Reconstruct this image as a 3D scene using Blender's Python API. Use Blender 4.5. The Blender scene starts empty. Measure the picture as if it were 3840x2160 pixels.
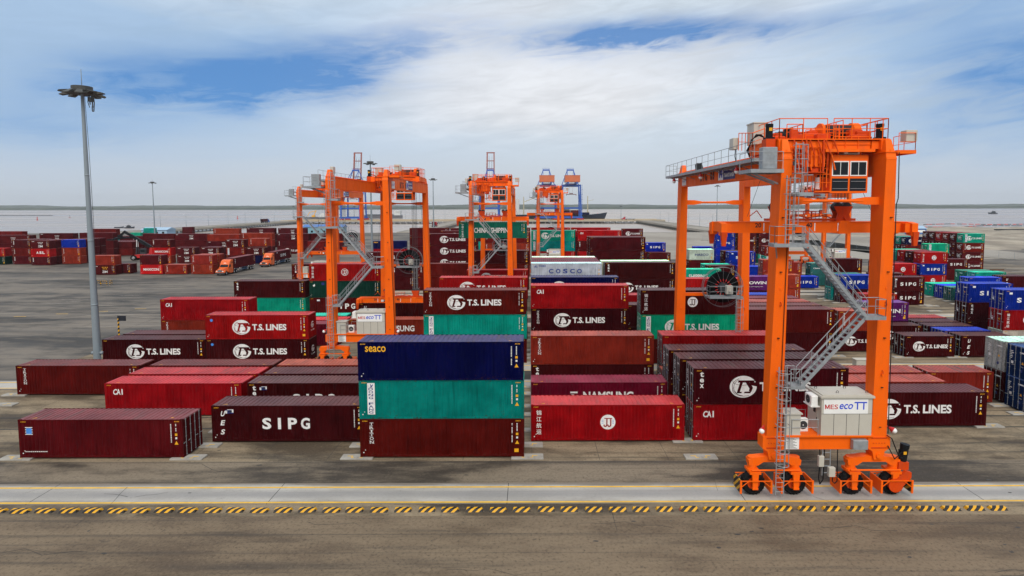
import bpy, math, random
from mathutils import Vector, Matrix
R = math.radians
random.seed(11)
SC = bpy.context.scene
COL = SC.collection

# ------------------------------------------------------------------ camera
cam = bpy.data.cameras.new('camera'); camo = bpy.data.objects.new('camera', cam); COL.objects.link(camo)
cam.sensor_width = 36.0; cam.lens = 36.0*2142.55/3840
cam.shift_x = (1920-1995.71)/3840; cam.shift_y = (922.05-1080)/3840
cam.clip_start = .5; cam.clip_end = 40000
camo.matrix_world = Matrix.Translation((0, 0, 18.8393)) @ Matrix.Rotation(-.0014, 4, 'Z') @ Matrix.Rotation(R(90)-.0718, 4, 'X') @ Matrix.Rotation(-.0018, 4, 'Z')
SC.camera = camo

# ------------------------------------------------------------------ sky and sun
SUN_EL, SUN_AZ = 48, 176          # azimuth from +y, towards -x when negative
W = bpy.data.worlds.new('World'); SC.world = W; W.use_nodes = True
nt = W.node_tree; nt.nodes.clear()
def nd(t, k, **kw):
    n = t.nodes.new(k)
    for a, b in kw.items():
        if a == 'op': n.operation = b
        elif hasattr(n, a): setattr(n, a, b)
    return n
class G:
    """small helper to chain math nodes"""
    def __init__(s, t): s.t = t
    def lk(s, o, i):
        if isinstance(o, (int, float)): i.default_value = o
        elif isinstance(o, tuple): i.default_value = o
        else: s.t.links.new(o, i)
    def m(s, op, a, b=0, c=None, clamp=False):
        n = s.t.nodes.new('ShaderNodeMath'); n.operation = op; n.use_clamp = clamp
        s.lk(a, n.inputs[0]); s.lk(b, n.inputs[1])
        if c is not None: s.lk(c, n.inputs[2])
        return n.outputs[0]
    def ramp(s, f, lo, hi, a=0., b=1.):
        n = s.t.nodes.new('ShaderNodeMapRange'); n.clamp = True; n.interpolation_type = 'SMOOTHSTEP'
        s.lk(f, n.inputs[0]); s.lk(lo, n.inputs[1]); s.lk(hi, n.inputs[2]); s.lk(a, n.inputs[3]); s.lk(b, n.inputs[4])
        return n.outputs[0]
    def mix(s, f, a, b, mode='MIX'):
        n = s.t.nodes.new('ShaderNodeMix'); n.data_type = 'RGBA'; n.blend_type = mode
        s.lk(f, n.inputs[0]); s.lk(a, n.inputs[6]); s.lk(b, n.inputs[7])
        return n.outputs[2]
    def noise(s, vec, scale, detail=4, rough=.55, dist=0):
        n = s.t.nodes.new('ShaderNodeTexNoise'); s.lk(vec, n.inputs['Vector'])
        n.inputs['Scale'].default_value = scale; n.inputs['Detail'].default_value = detail
        n.inputs['Roughness'].default_value = rough; n.inputs['Distortion'].default_value = dist
        return n.outputs[0]
    def comb(s, x, y, z):
        n = s.t.nodes.new('ShaderNodeCombineXYZ'); s.lk(x, n.inputs[0]); s.lk(y, n.inputs[1]); s.lk(z, n.inputs[2]); return n.outputs[0]
    def sep(s, v):
        n = s.t.nodes.new('ShaderNodeSeparateXYZ'); s.lk(v, n.inputs[0]); return n.outputs
    def scale(s, v, sc):
        n = s.t.nodes.new('ShaderNodeMapping'); s.lk(v, n.inputs[0]); n.inputs[3].default_value = sc; return n.outputs[0]
g = G(nt)
tc = nt.nodes.new('ShaderNodeTexCoord')
x, y, z = g.sep(tc.outputs['Generated'])
az = g.m('ARCTAN2', x, y); el = g.m('ARCSINE', z)
zz = g.m('MAXIMUM', g.m('ADD', z, .10), .03)
px, py = g.m('DIVIDE', x, zz), g.m('DIVIDE', y, zz)
# cloud streaks drift along one direction of the sky
pv = g.comb(g.m('ADD', g.m('MULTIPLY', px, .55), g.m('MULTIPLY', py, .18)), g.m('SUBTRACT', py, g.m('MULTIPLY', px, .35)), .0)
n1 = g.noise(pv, .55, 7, .58, .35)
es = g.m('SUBTRACT', el, g.m('MULTIPLY', az, .10))
n2 = g.noise(g.comb(g.m('MULTIPLY', az, 3.0), g.m('MULTIPLY', es, 15), .3), 1.4, 7, .6, .5)
n3 = g.noise(g.comb(g.m('MULTIPLY', az, 2.0), g.m('MULTIPLY', es, 8.), 4.1), 1.1, 5, .55, .3)
nf = g.noise(g.comb(g.m('MULTIPLY', az, 9.0), g.m('MULTIPLY', es, 42), 2.2), 1.3, 6, .62, .7)
wa = g.m('ADD', az, g.m('MULTIPLY', g.m('SUBTRACT', n2, .5), .2))
we = g.m('ADD', el, g.m('MULTIPLY', g.m('ADD', g.m('SUBTRACT', n3, .5), g.m('MULTIPLY', g.m('SUBTRACT', nf, .5), .45)), .07))
def blobs(lst):
    tot = None
    for a0, e0, sa, se, k, wgt in lst:
        da = g.m('SUBTRACT', wa, a0)
        de = g.m('SUBTRACT', g.m('SUBTRACT', we, e0), g.m('MULTIPLY', da, k))
        q = g.m('ADD', g.m('POWER', g.m('ABSOLUTE', g.m('DIVIDE', da, sa)), 2), g.m('POWER', g.m('ABSOLUTE', g.m('DIVIDE', de, se)), 2))
        e = g.m('MULTIPLY', g.m('POWER', 2.718, g.m('MULTIPLY', q, -1)), wgt)
        tot = e if tot is None else g.m('ADD', tot, e)
    return tot
deep = blobs(((-.47, .182, .20, .038, .12, 1.15), (-.32, .232, .26, .030, .22, .9), (-.60, .20, .14, .03, .1, .4), (.15, .272, .19, .034, .06, 1.1), (.32, .268, .22, .02, -.02, .6), (.69, .170, .12, .085, 0, 1.05), (.50, .275, .25, .02, .0, .35), (-.70, .105, .1, .03, 0, .45)))
deep = g.m('MULTIPLY', deep, g.ramp(nf, .25, .7, .6, 1.15))
deep = g.m('MINIMUM', g.ramp(deep, .0, 1.5, 0, 1), .9)
side = blobs(((-.80, .20, .30, .15, 0, 1.4), (.76, .22, .26, .16, 0, 1.4), (-.5, .19, .30, .08, .1, .8), (.45, .25, .28, .035, .05, .4), (-.25, .30, .25, .05, .2, .3), (.5, .12, .2, .04, 0, .3), (-.3, .10, .3, .05, 0, .28)))
thin = g.m('MULTIPLY', side, g.ramp(n2, .25, .7, .65, 1.05))
up = g.ramp(el, .38, .6, 0, 1)
deep = g.m('MAXIMUM', deep, g.m('MULTIPLY', g.ramp(n1, .54, .72, 0, .6), up))
sky = nd(nt, 'ShaderNodeTexSky', sky_type='NISHITA'); sky.sun_disc = False
sky.sun_elevation = R(SUN_EL); sky.sun_rotation = R(SUN_AZ); sky.air_density = 1.0; sky.dust_density = .4; sky.ozone_density = 2.5
blue = g.mix(.75, g.mix(1.0, sky.outputs[0], (.35, .75, 1.25, 1), 'MULTIPLY'), (.72, 2.35, 5.4, 1))
ctr = blobs(((.02, .20, .38, .085, .05, 1.0), (-.1, .30, .3, .05, .3, .5), (.45, .28, .25, .04, .1, .4)))
brt = g.m('ADD', g.ramp(el, .0, .12, 6.4, 6.8), g.m('MULTIPLY', ctr, 1.5))
brt = g.m('ADD', brt, g.m('MULTIPLY', g.ramp(el, .06, .16), g.m('ADD', g.ramp(n2, .3, .7, -.5, .5), g.ramp(nf, .28, .72, -.55, .5))))
brt = g.m('ADD', brt, g.m('MULTIPLY', up, 1.6))
tint = g.mix(g.ramp(ctr, .1, .9), g.mix(g.ramp(el, 0, .12), (.93, .99, 1.06, 1), (.88, 1.0, 1.12, 1)), (.975, 1.0, 1.045, 1))
cl = nd(nt, 'ShaderNodeVectorMath', operation='SCALE'); g.lk(tint, cl.inputs[0]); g.lk(brt, cl.inputs[3])
veil = g.mix(g.m('MULTIPLY', g.m('MINIMUM', thin, 1.0), .72), cl.outputs[0], (2.9, 4.7, 7.2, 1))
mixed = g.mix(deep, veil, blue)
bg = nt.nodes.new('ShaderNodeBackground'); g.lk(mixed, bg.inputs[0]); bg.inputs[1].default_value = .110
out = nt.nodes.new('ShaderNodeOutputWorld'); nt.links.new(bg.outputs[0], out.inputs[0])

sl = bpy.data.lights.new('sun', 'SUN'); sl.energy = 2.7; sl.angle = R(32); sl.color = (1, .91, .79)
so = bpy.data.objects.new('sun', sl); COL.objects.link(so)
so.rotation_euler = (R(90-SUN_EL), 0, R(180-SUN_AZ)); so.location = (0, 0, 200)
SC.view_settings.view_transform = 'Standard'; SC.view_settings.look = 'None'
SC.view_settings.exposure = -.10; SC.view_settings.gamma = 1.0

# ------------------------------------------------------------------ mesh helpers
class MB:
    def __init__(s): s.v = []; s.f = []; s.m = []
    def add(s, vs, fs, mi=0):
        b = len(s.v); s.v += [tuple(p) for p in vs]
        s.f += [tuple(b+i for i in f) for f in fs]; s.m += [mi]*len(fs); return s
    def hexa(s, p, mi=0):      # 8 points: bottom ring, top ring
        return s.add(p, [(3, 2, 1, 0), (4, 5, 6, 7), (0, 1, 5, 4), (1, 2, 6, 5), (2, 3, 7, 6), (3, 0, 4, 7)], mi)
    def box(s, x0, x1, y0, y1, z0, z1, mi=0):
        return s.hexa([(x0, y0, z0), (x1, y0, z0), (x1, y1, z0), (x0, y1, z0), (x0, y0, z1), (x1, y0, z1), (x1, y1, z1), (x0, y1, z1)], mi)
    def bbox(s, x0, x1, y0, y1, z0, z1, b=.04, mi=0):   # box with chamfered vertical and top edges
        def ring(d, z): return [(x0+d+c*0, y0+e, z) for c, e in ()]
        r0 = [(x0+b, y0, 0), (x1-b, y0, 0), (x1, y0+b, 0), (x1, y1-b, 0), (x1-b, y1, 0), (x0+b, y1, 0), (x0, y1-b, 0), (x0, y0+b, 0)]
        cx, cy = (x0+x1)/2, (y0+y1)/2
        kx, ky = (x1-x0-2*b)/(x1-x0), (y1-y0-2*b)/(y1-y0)
        A = [(p[0], p[1], z0) for p in r0]; B = [(p[0], p[1], z1-b) for p in r0]
        T = [(cx+(p[0]-cx)*kx, cy+(p[1]-cy)*ky, z1) for p in r0]
        n = 8; f = [tuple(range(n))[::-1], tuple(range(2*n, 3*n))]
        for i in range(n):
            j = (i+1) % n; f += [(i, j, n+j, n+i), (n+i, n+j, 2*n+j, 2*n+i)]
        return s.add(A+B+T, f, mi)
    def beam(s, a, b, w, h=None, mi=0, up=(0, 0, 1)):   # square bar between two points
        a, b = Vector(a), Vector(b); h = h or w; d = (b-a).normalized()
        u = Vector(up)
        if abs(d.dot(u)) > .98: u = Vector((0, 1, 0))
        sx = d.cross(u).normalized()*w/2; sy = sx.cross(d).normalized()*h/2
        return s.hexa([a-sx-sy, a+sx-sy, a+sx+sy, a-sx+sy, b-sx-sy, b+sx-sy, b+sx+sy, b-sx+sy], mi)
    def tube(s, a, b, r, n=8, r2=None, mi=0, caps=True):
        a, b = Vector(a), Vector(b); d = (b-a).normalized(); r2 = r if r2 is None else r2
        u = Vector((0, 0, 1)) if abs(d.z) < .9 else Vector((1, 0, 0))
        p = d.cross(u).normalized(); q = p.cross(d)
        A = [a+(p*math.cos(t)+q*math.sin(t))*r for t in [2*math.pi*i/n for i in range(n)]]
        B = [b+(p*math.cos(t)+q*math.sin(t))*r2 for t in [2*math.pi*i/n for i in range(n)]]
        f = [(i, (i+1) % n, n+(i+1) % n, n+i) for i in range(n)]
        if caps: f += [tuple(range(n))[::-1], tuple(range(n, 2*n))]
        return s.add(A+B, f, mi)
    def path(s, pts, r, n=6, mi=0):
        for a, b in zip(pts, pts[1:]): s.tube(a, b, r, n, mi=mi)
        return s
    def ring(s, c, ax, R0, r, n=20, k=5, a0=0, a1=2*math.pi, mi=0):   # thin torus part about an axis through c
        c = Vector(c); ax = Vector(ax).normalized(); u = Vector((0, 0, 1)) if abs(ax.z) < .9 else Vector((1, 0, 0))
        p = ax.cross(u).normalized(); q = p.cross(ax)
        pts = [c+(p*math.cos(a0+(a1-a0)*i/n)+q*math.sin(a0+(a1-a0)*i/n))*R0 for i in range(n+1)]
        return s.path(pts, r, k, mi)
    def disc(s, c, ax, R0, R1, t, n=28, mi=0):  # annulus with thickness t along ax
        c = Vector(c); ax = Vector(ax).normalized(); u = Vector((0, 0, 1)) if abs(ax.z) < .9 else Vector((1, 0, 0))
        p = ax.cross(u).normalized(); q = p.cross(ax); V = []
        for o, rr in ((-t/2, R0), (-t/2, R1), (t/2, R1), (t/2, R0)):
            V += [c+ax*o+(p*math.cos(a)+q*math.sin(a))*rr for a in [2*math.pi*i/n for i in range(n)]]
        f = []
        for L in range(4):
            M_ = (L+1) % 4
            f += [(L*n+i, L*n+(i+1) % n, M_*n+(i+1) % n, M_*n+i) for i in range(n)]
        return s.add(V, f, mi)
    def prism(s, poly, y0, y1, mi=0):   # poly of (x,z) extruded along y
        n = len(poly)
        V = [(p[0], y0, p[1]) for p in poly]+[(p[0], y1, p[1]) for p in poly]
        return s.add(V, [tuple(range(n)), tuple(range(n, 2*n))[::-1]]+[(i, n+i, n+(i+1) % n, (i+1) % n) for i in range(n)], mi)
    def prismx(s, poly, x0, x1, mi=0):  # poly of (y,z) extruded along x
        n = len(poly)
        V = [(x0, p[0], p[1]) for p in poly]+[(x1, p[0], p[1]) for p in poly]
        return s.add(V, [tuple(range(n))[::-1], tuple(range(n, 2*n))]+[(i, (i+1) % n, n+(i+1) % n, n+i) for i in range(n)], mi)
    def ball(s, c, r, n=10, k=6, sc=(1, 1, 1), mi=0):
        V = []; f = []
        for j in range(k+1):
            t = math.pi*j/k
            for i in range(n):
                a = 2*math.pi*i/n
                V.append((c[0]+r*sc[0]*math.sin(t)*math.cos(a), c[1]+r*sc[1]*math.sin(t)*math.sin(a), c[2]+r*sc[2]*math.cos(t)))
        for j in range(k):
            for i in range(n): f.append((j*n+i, (j+1)*n+i, (j+1)*n+(i+1) % n, j*n+(i+1) % n))
        return s.add(V, f, mi)
    def flat(s, polys, fn, mi=0):   # polys: (verts2d, faces); fn maps (u,v) to 3d
        vs, fs = polys; return s.add([fn(p[0], p[1]) for p in vs], fs, mi)
    def mesh(s, name, mats):
        me = bpy.data.meshes.new(name); me.from_pydata(s.v, [], s.f)
        for m in (mats if isinstance(mats, (list, tuple)) else [mats]): me.materials.append(m)
        me.polygons.foreach_set('material_index', s.m); me.update(); return me
    def build(s, name, mats, parent=None, loc=None):
        return put(name, s.mesh(name, mats), parent, loc)
def put(name, me, parent=None, loc=None, rz=0):
    o = bpy.data.objects.new(name, me); COL.objects.link(o)
    if parent: o.parent = parent
    if loc: o.location = loc
    if rz: o.rotation_euler.z = rz
    return o
def smooth(o):
    me = o.data if hasattr(o, 'data') else o
    me.polygons.foreach_set('use_smooth', [True]*len(me.polygons)); return o
def thing(name, label, cat, loc=(0, 0, 0), rz=0, group=None):
    o = bpy.data.objects.new(name, None); COL.objects.link(o); o.location = loc; o.rotation_euler.z = rz
    o.empty_display_size = .3
    return tag(o, label, cat, group)
def tag(o, label, cat, group=None):
    o['label'] = label; o['category'] = cat
    if group: o['group'] = group
    return o
def struct(o, kind='structure'): o['kind'] = kind; return o
def kids(o): return [c for c in bpy.data.objects if c.parent == o]
def dup(root, loc, rz=0, label=None):
    allo = {}
    for c in bpy.data.objects:
        if c.parent: allo.setdefault(c.parent, []).append(c)
    def cp(o, par):
        c = o.copy(); COL.objects.link(c)
        if par: c.parent = par
        for k in allo.get(o, []): cp(k, c)
        return c
    r = cp(root, None); r.location = loc; r.rotation_euler.z = rz
    if label: r['label'] = label
    return r

# ------------------------------------------------------------------ lettering: flat outlines from the built-in font
_tx = {}
def outline(s, bold=.0):
    k = (s, bold)
    if k in _tx: return _tx[k]
    cu = bpy.data.curves.new('t', 'FONT'); cu.body = s; cu.offset = bold; cu.resolution_u = 3
    o = bpy.data.objects.new('t', cu); COL.objects.link(o)
    dg = bpy.context.evaluated_depsgraph_get(); dg.update()
    me = o.evaluated_get(dg).to_mesh()
    vs = [(v.co.x, v.co.y) for v in me.vertices]; fs = [tuple(p.vertices) for p in me.polygons]
    o.evaluated_get(dg).to_mesh_clear(); bpy.data.objects.remove(o); bpy.data.curves.remove(cu)
    _tx[k] = (vs, fs); return _tx[k]
def text(s, x0, z0, H, Wd=None, bold=.02, shear=0.):   # fits the word into a box whose lower left corner is x0,z0
    vs, fs = outline(s, bold)
    ax, bx = min(v[0] for v in vs), max(v[0] for v in vs); ay, by = min(v[1] for v in vs), max(v[1] for v in vs)
    k = H/(by-ay); kx = k if Wd is None else Wd/(bx-ax)
    return ([(x0+(v[0]-ax)*kx+shear*(v[1]-ay)*k, z0+(v[1]-ay)*k) for v in vs], fs)
def rect(x0, x1, z0, z1): return ([(x0, z0), (x1, z0), (x1, z1), (x0, z1)], [(0, 1, 2, 3)])
def poly(*p): return (list(p), [tuple(range(len(p)))])
def ell(cx, cz, a, b, t0=0, t1=360, n=40):
    return [(cx+a*math.cos(R(t0+(t1-t0)*i/n)), cz+b*math.sin(R(t0+(t1-t0)*i/n))) for i in range(n+1)]

# ------------------------------------------------------------------ materials
MATS = {}
def newmat(name):
    m = bpy.data.materials.new(name); m.use_nodes = True; t = m.node_tree
    return m, t, t.nodes['Principled BSDF'], G(t)
def plain(name, col, rough=.5, metal=0., var=.12, scale=2.0, dirt=.0, spec=.5):
    """painted, galvanised or rubber surface with uneven tone and some grime"""
    m, t, b, g = newmat(name)
    co = t.nodes.new('ShaderNodeTexCoord').outputs['Object']
    n = g.noise(co, scale, 5, .6)
    n2 = g.noise(g.scale(co, (1, 1, .25)), scale*3.1, 4, .6)
    c = (col[0], col[1], col[2], 1)
    dk = (col[0]*.55+.004, col[1]*.52+.004, col[2]*.5+.003, 1)
    f = g.m('MULTIPLY', g.ramp(n, .35, .7), var*2.2, clamp=True)
    base = g.mix(f, c, dk)
    if dirt: base = g.mix(g.m('MULTIPLY', g.ramp(n2, .52, .72), dirt), base, (.075, .06, .05, 1))
    t.links.new(base, b.inputs['Base Color'])
    g.lk(g.ramp(n2, .3, .7, rough-.08, rough+.12), b.inputs['Roughness'])
    b.inputs['Metallic'].default_value = metal; b.inputs['Specular IOR Level'].default_value = spec
    MATS[name] = m; return m
def paint(name, roof=False, frame=False):
    """container paint: takes the object's own colour; rust, run-off streaks, chalking, and roofs with top light painted in"""
    m, t, b, g = newmat(name)
    oi = t.nodes.new('ShaderNodeObjectInfo'); tcn = t.nodes.new('ShaderNodeTexCoord')
    co = tcn.outputs['Object']; rnd = oi.outputs['Random']
    off = t.nodes.new('ShaderNodeVectorMath'); off.operation = 'ADD'
    t.links.new(co, off.inputs[0]); t.links.new(g.comb(g.m('MULTIPLY', rnd, 91), g.m('MULTIPLY', rnd, 37), g.m('MULTIPLY', rnd, 53)), off.inputs[1])
    p = off.outputs[0]
    col = oi.outputs['Color']
    n = g.noise(p, .55, 5, .6)
    st = g.noise(g.scale(p, (2.6, 2.6, .16)), 1.6, 5, .65)
    fine = g.noise(p, 7, 4, .65)
    hsv = t.nodes.new('ShaderNodeHueSaturation'); t.links.new(col, hsv.inputs['Color'])
    g.lk(g.ramp(n, .3, .7, .74, 1.2), hsv.inputs['Value'])
    base = hsv.outputs[0]
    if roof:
        base = g.mix(1.0, base, (2.15, 3.0, 2.6, 1), 'MULTIPLY')  # roof fading plus the brightness of lit tops, both put into the colour
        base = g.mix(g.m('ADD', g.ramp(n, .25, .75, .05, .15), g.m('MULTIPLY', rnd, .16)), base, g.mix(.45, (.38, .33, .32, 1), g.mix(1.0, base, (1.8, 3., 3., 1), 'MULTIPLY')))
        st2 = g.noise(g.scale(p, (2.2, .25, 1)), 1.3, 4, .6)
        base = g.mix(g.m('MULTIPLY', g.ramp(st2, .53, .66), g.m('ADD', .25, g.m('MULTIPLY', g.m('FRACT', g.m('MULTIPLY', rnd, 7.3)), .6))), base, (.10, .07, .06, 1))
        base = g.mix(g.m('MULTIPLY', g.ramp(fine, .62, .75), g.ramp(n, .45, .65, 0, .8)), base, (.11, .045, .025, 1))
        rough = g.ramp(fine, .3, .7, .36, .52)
    else:
        base = g.mix(g.m('MULTIPLY', g.ramp(st, .5, .72), .5), base, g.mix(1.0, base, (.3, .3, .3, 1), 'MULTIPLY'))
        base = g.mix(g.ramp(st, .42, .25, 0, .6), base, g.mix(1.0, base, (1.5, 1.6, 1.6, 1), 'MULTIPLY'))
        zc = g.sep(co)[2]
        low = g.m('MAXIMUM', g.ramp(zc, .75, .1), g.ramp(zc, 2.45, 2.9, 0, .6))
        rs = g.m('MULTIPLY', g.ramp(fine, .56, .68), g.m('MULTIPLY', g.ramp(n, .42, .62), g.m('ADD', g.m('MULTIPLY', low, 1.0), .22)))
        base = g.mix(rs, base, (.05, .018, .008, 1))
        if frame: base = g.mix(g.m('MULTIPLY', g.ramp(fine, .5, .66), .45), base, (.035, .015, .009, 1))
        rough = g.ramp(st, .3, .7, .42, .6)
    t.links.new(base, b.inputs['Base Color']); t.links.new(rough, b.inputs['Roughness'])
    b.inputs['Specular IOR Level'].default_value = .02 if not roof else .25
    MATS[name] = m; return m
M_SIDE = paint('painted corrugated steel'); M_ROOF = paint('weathered roof paint with painted top light', roof=True); M_FRAME = paint('chipped frame paint', frame=True)
M_CUT = paint('paint in container colour')
M_WHITE = plain('white lettering', (.78, .77, .76), .5, var=.16, scale=3, dirt=.12)
M_BLUEL = plain('blue lettering', (.012, .035, .22), .5)
M_NAVYL = plain('navy lettering', (.006, .02, .16), .5)
M_BRIGHTB = plain('bright blue', (.01, .06, .62), .45)
M_LIGHTB = plain('light blue', (.05, .25, .7), .45)
M_YEL = plain('yellow lettering', (.78, .38, .005), .5, var=.1)
M_BLK = plain('black lettering', (.008, .008, .01), .6)
M_REDL = plain('red lettering', (.55, .008, .012), .5)
M_ORANGE = plain('orange crane paint', (.93, .134, .003), .5, var=.07, scale=.5, dirt=.16, spec=.15)
M_ORDARK = plain('orange machinery paint', (.62, .058, .003), .5, var=.16, scale=1.3, dirt=.12, spec=.2)
M_GALV = plain('galvanised steel', (.33, .355, .375), .5, .35, var=.2, scale=3)
M_BLACK = plain('black enamel', (.009, .010, .012), .45, var=.2, spec=.12)
M_RUBBER = plain('tyre rubber', (.010, .010, .011), .8, var=.25, scale=6, dirt=.12, spec=.08)
M_BEIGE = plain('beige cabinet paint', (.50, .475, .41), .45, var=.06, scale=1)
M_WINF = plain('white window frame', (.82, .82, .80), .4, var=.05)
M_GLASS = plain('dark window glass', (.008, .011, .015), .12, var=.05, spec=.25)
M_STSBLUE = plain('blue crane paint', (.010, .085, .42), .45, var=.12, scale=.2)
M_STSRED = plain('faded red boom paint', (.28, .055, .03), .5, var=.2, scale=.3)
M_STSHOUSE = plain('brick red cladding', (.55, .13, .04), .5, var=.1, scale=.2)
M_ROPE = plain('steel rope', (.05, .05, .055), .6)
M_REDP = plain('red paint', (.50, .012, .01), .45)
M_STEELD = plain('dark steel', (.05, .054, .06), .55, .1, spec=.2)
M_CABLE = plain('cable reel rubber', (.006, .006, .007), .8, spec=.03)
M_REELG = plain('dull reel steel', (.17, .18, .19), .6, .2, var=.2)
M_CONC = plain('pale concrete', (.35, .33, .295), .85, var=.25, scale=.8, dirt=.25)
M_CONCD = plain('quay concrete', (.40, .36, .30), .85, var=.2, scale=.1, dirt=.1)
M_MAST = plain('galvanised mast', (.22, .26, .29), .55, .1, var=.05, scale=.8)
M_LAMPB = plain('weathered lamp housing', (.05, .05, .045), .5, var=.3)
def stripes(name, k=(7.5, 7.5, 7.5), a=(.55, .27, .004), b=(.008, .008, .009)):
    m, t, bs, g = newmat(name)
    co = t.nodes.new('ShaderNodeTexCoord').outputs['Object']; X, Y, Z = g.sep(co)
    s = g.m('SINE', g.m('ADD', g.m('ADD', g.m('MULTIPLY', X, k[0]), g.m('MULTIPLY', Y, k[1])), g.m('MULTIPLY', Z, k[2])))
    n = g.noise(co, 9, 5, .65)
    c = g.mix(g.ramp(s, -.24, -.12), a+(1,), b+(1,))
    c = g.mix(g.ramp(n, .55, .75, 0, .6), c, (.16, .14, .12, 1))
    t.links.new(c, bs.inputs['Base Color']); bs.inputs['Roughness'].default_value = .6; return m
M_HAZ = stripes('black and yellow stripes', (13.5, -11, -11), (.74, .37, .005)); M_HAZ2 = stripes('hazard stripes on plate', (0.001, 11, 13))

# ------------------------------------------------------------------ ground, water, far shore
def ground_mat(name, c_lo, c_hi, streak=(.02, .5, 1), stain=.6, speck=.5, rough=.82, tone=.0, coarse=.05, stain_col=(.035, .032, .03, 1), cst=(1, 1, 1), edge=None):
    m, t, b, g = newmat(name)
    co = t.nodes.new('ShaderNodeTexCoord').outputs['Object']
    big = g.noise(g.scale(co, cst), coarse, 6, .62, .4)
    st = g.noise(g.scale(co, streak), 1.0, 6, .62, .2)
    mid = g.noise(g.scale(co, (.35, 1, 1)), .55, 6, .65)
    fine = g.noise(co, 5.5, 7, .75)
    trk = g.noise(g.scale(co, (.012, 2.4, 1)), 1.0, 5, .7, .15)
    spot = g.noise(g.scale(co, (.7, 1, 1)), 1.7, 5, .7, .6)
    c = g.mix(g.ramp(g.m('ADD', g.m('MULTIPLY', big, .6), g.m('MULTIPLY', mid, .4)), .41, .57), c_lo+(1,), c_hi+(1,))
    c = g.mix(g.m('MULTIPLY', g.ramp(st, .5, .72), stain), c, stain_col)
    c = g.mix(g.m('MULTIPLY', g.ramp(mid, .55, .8), stain*.5), c, stain_col)
    c = g.mix(g.m('MULTIPLY', g.ramp(fine, .48, .72), speck*.8), c, tuple(v*.4 for v in c_lo)+(1,))
    c = g.mix(g.m('MULTIPLY', g.ramp(fine, .45, .25), speck*.6), c, tuple(min(.6, v*1.35) for v in c_hi)+(1,))
    c = g.mix(g.m('MULTIPLY', g.ramp(trk, .54, .66), stain*.75), c, stain_col)
    c = g.mix(g.m('MULTIPLY', g.ramp(spot, .63, .70), stain*.8), c, stain_col)
    if edge:      # dirt carried in from both sides, and the wheel track down the middle
        Y = g.sep(co)[1]; en = g.m('ADD', g.m('MULTIPLY', g.noise(g.scale(co, (.12, .6, 1)), .9, 6, .7), 1.1), -.35)
        d = g.m('MINIMUM', g.m('SUBTRACT', Y, edge[0]), g.m('SUBTRACT', edge[1], Y))
        c = g.mix(g.m('MULTIPLY', g.ramp(g.m('SUBTRACT', d, en), .28, -.12), .85), c, (.17, .138, .105, 1))
        w_ = g.m('ABSOLUTE', g.m('SUBTRACT', Y, (edge[0]+edge[1])/2-.12))
        c = g.mix(g.m('MULTIPLY', g.ramp(w_, .75, .1), g.ramp(big, .3, .6, .25, .62)), c, (.20, .195, .20, 1))
    t.links.new(c, b.inputs['Base Color'])
    g.lk(g.ramp(mid, .3, .7, rough-.12, rough+.08), b.inputs['Roughness'])
    bm = t.nodes.new('ShaderNodeBump'); bm.inputs['Strength'].default_value = .25; bm.inputs['Distance'].default_value = .02
    t.links.new(fine, bm.inputs['Height']); t.links.new(bm.outputs[0], b.inputs['Normal'])
    b.inputs['Specular IOR Level'].default_value = .3
    return m
M_FRONT = ground_mat('worn brown road surface', (.108, .076, .049), (.198, .147, .097), (.05, 1.1, 1), .5, 1.1, coarse=.10, cst=(.2, 1, 1))
M_BED = ground_mat('stained concrete between rows', (.080, .059, .039), (.275, .214, .140), (.07, .45, 1), .75, .8, coarse=.16, cst=(.5, 1, 1))
M_LANE = ground_mat('dark asphalt lane', (.052, .042, .033), (.215, .172, .124), (.02, .6, 1), .7, .8, coarse=.2, cst=(.3, 1, 1))
M_STRIP = ground_mat('pale concrete runway', (.325, .305, .28), (.43, .405, .37), (.012, 1.6, 1), .30, .2, coarse=.12, stain_col=(.17, .17, .19, 1))
M_ASPH = ground_mat('grey yard asphalt', (.048, .043, .039), (.185, .157, .128), (.018, .16, 1), .7, .35, coarse=.09, stain_col=(.06, .056, .054, 1), cst=(.28, 1, 1))
M_APRON = ground_mat('pale apron concrete', (.23, .20, .165), (.33, .295, .25), (.01, .09, 1), .3, .2, coarse=.012, stain_col=(.17, .15, .13, 1))
M_SCUFF = ground_mat('scuffed pale asphalt', (.21, .18, .15), (.30, .26, .22), (.02, .3, 1), .4, .3, coarse=.05, stain_col=(.10, .09, .08, 1))
M_YLINE = plain('worn yellow road paint', (.78, .46, .045), .7, var=.22, scale=1.1, dirt=.18)
M_WLINE = plain('worn white road paint', (.50, .48, .45), .7, var=.35, scale=.8, dirt=.3)
M_JOINT = plain('dark joint filler', (.03, .03, .03), .8)

M_STRIP0 = ground_mat('soiled pale runway', (.325, .305, .28), (.43, .405, .37), (.012, 1.6, 1), .4, .35, coarse=.12, stain_col=(.15, .145, .145, 1), edge=(34.83, 37.55))
def sheet(name, x0, x1, y0, y1, z, mat):
    return struct(MB().add([(x0, y0, z), (x1, y0, z), (x1, y1, z), (x0, y1, z)], [(0, 1, 2, 3)]).build(name, mat))
GX0, GX1, GY0, GY1 = -640, 900, -60, 390
b = MB().box(GX0, GX1, GY0, GY1, -9, 0)
struct(b.build('ground', M_ASPH))
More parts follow.
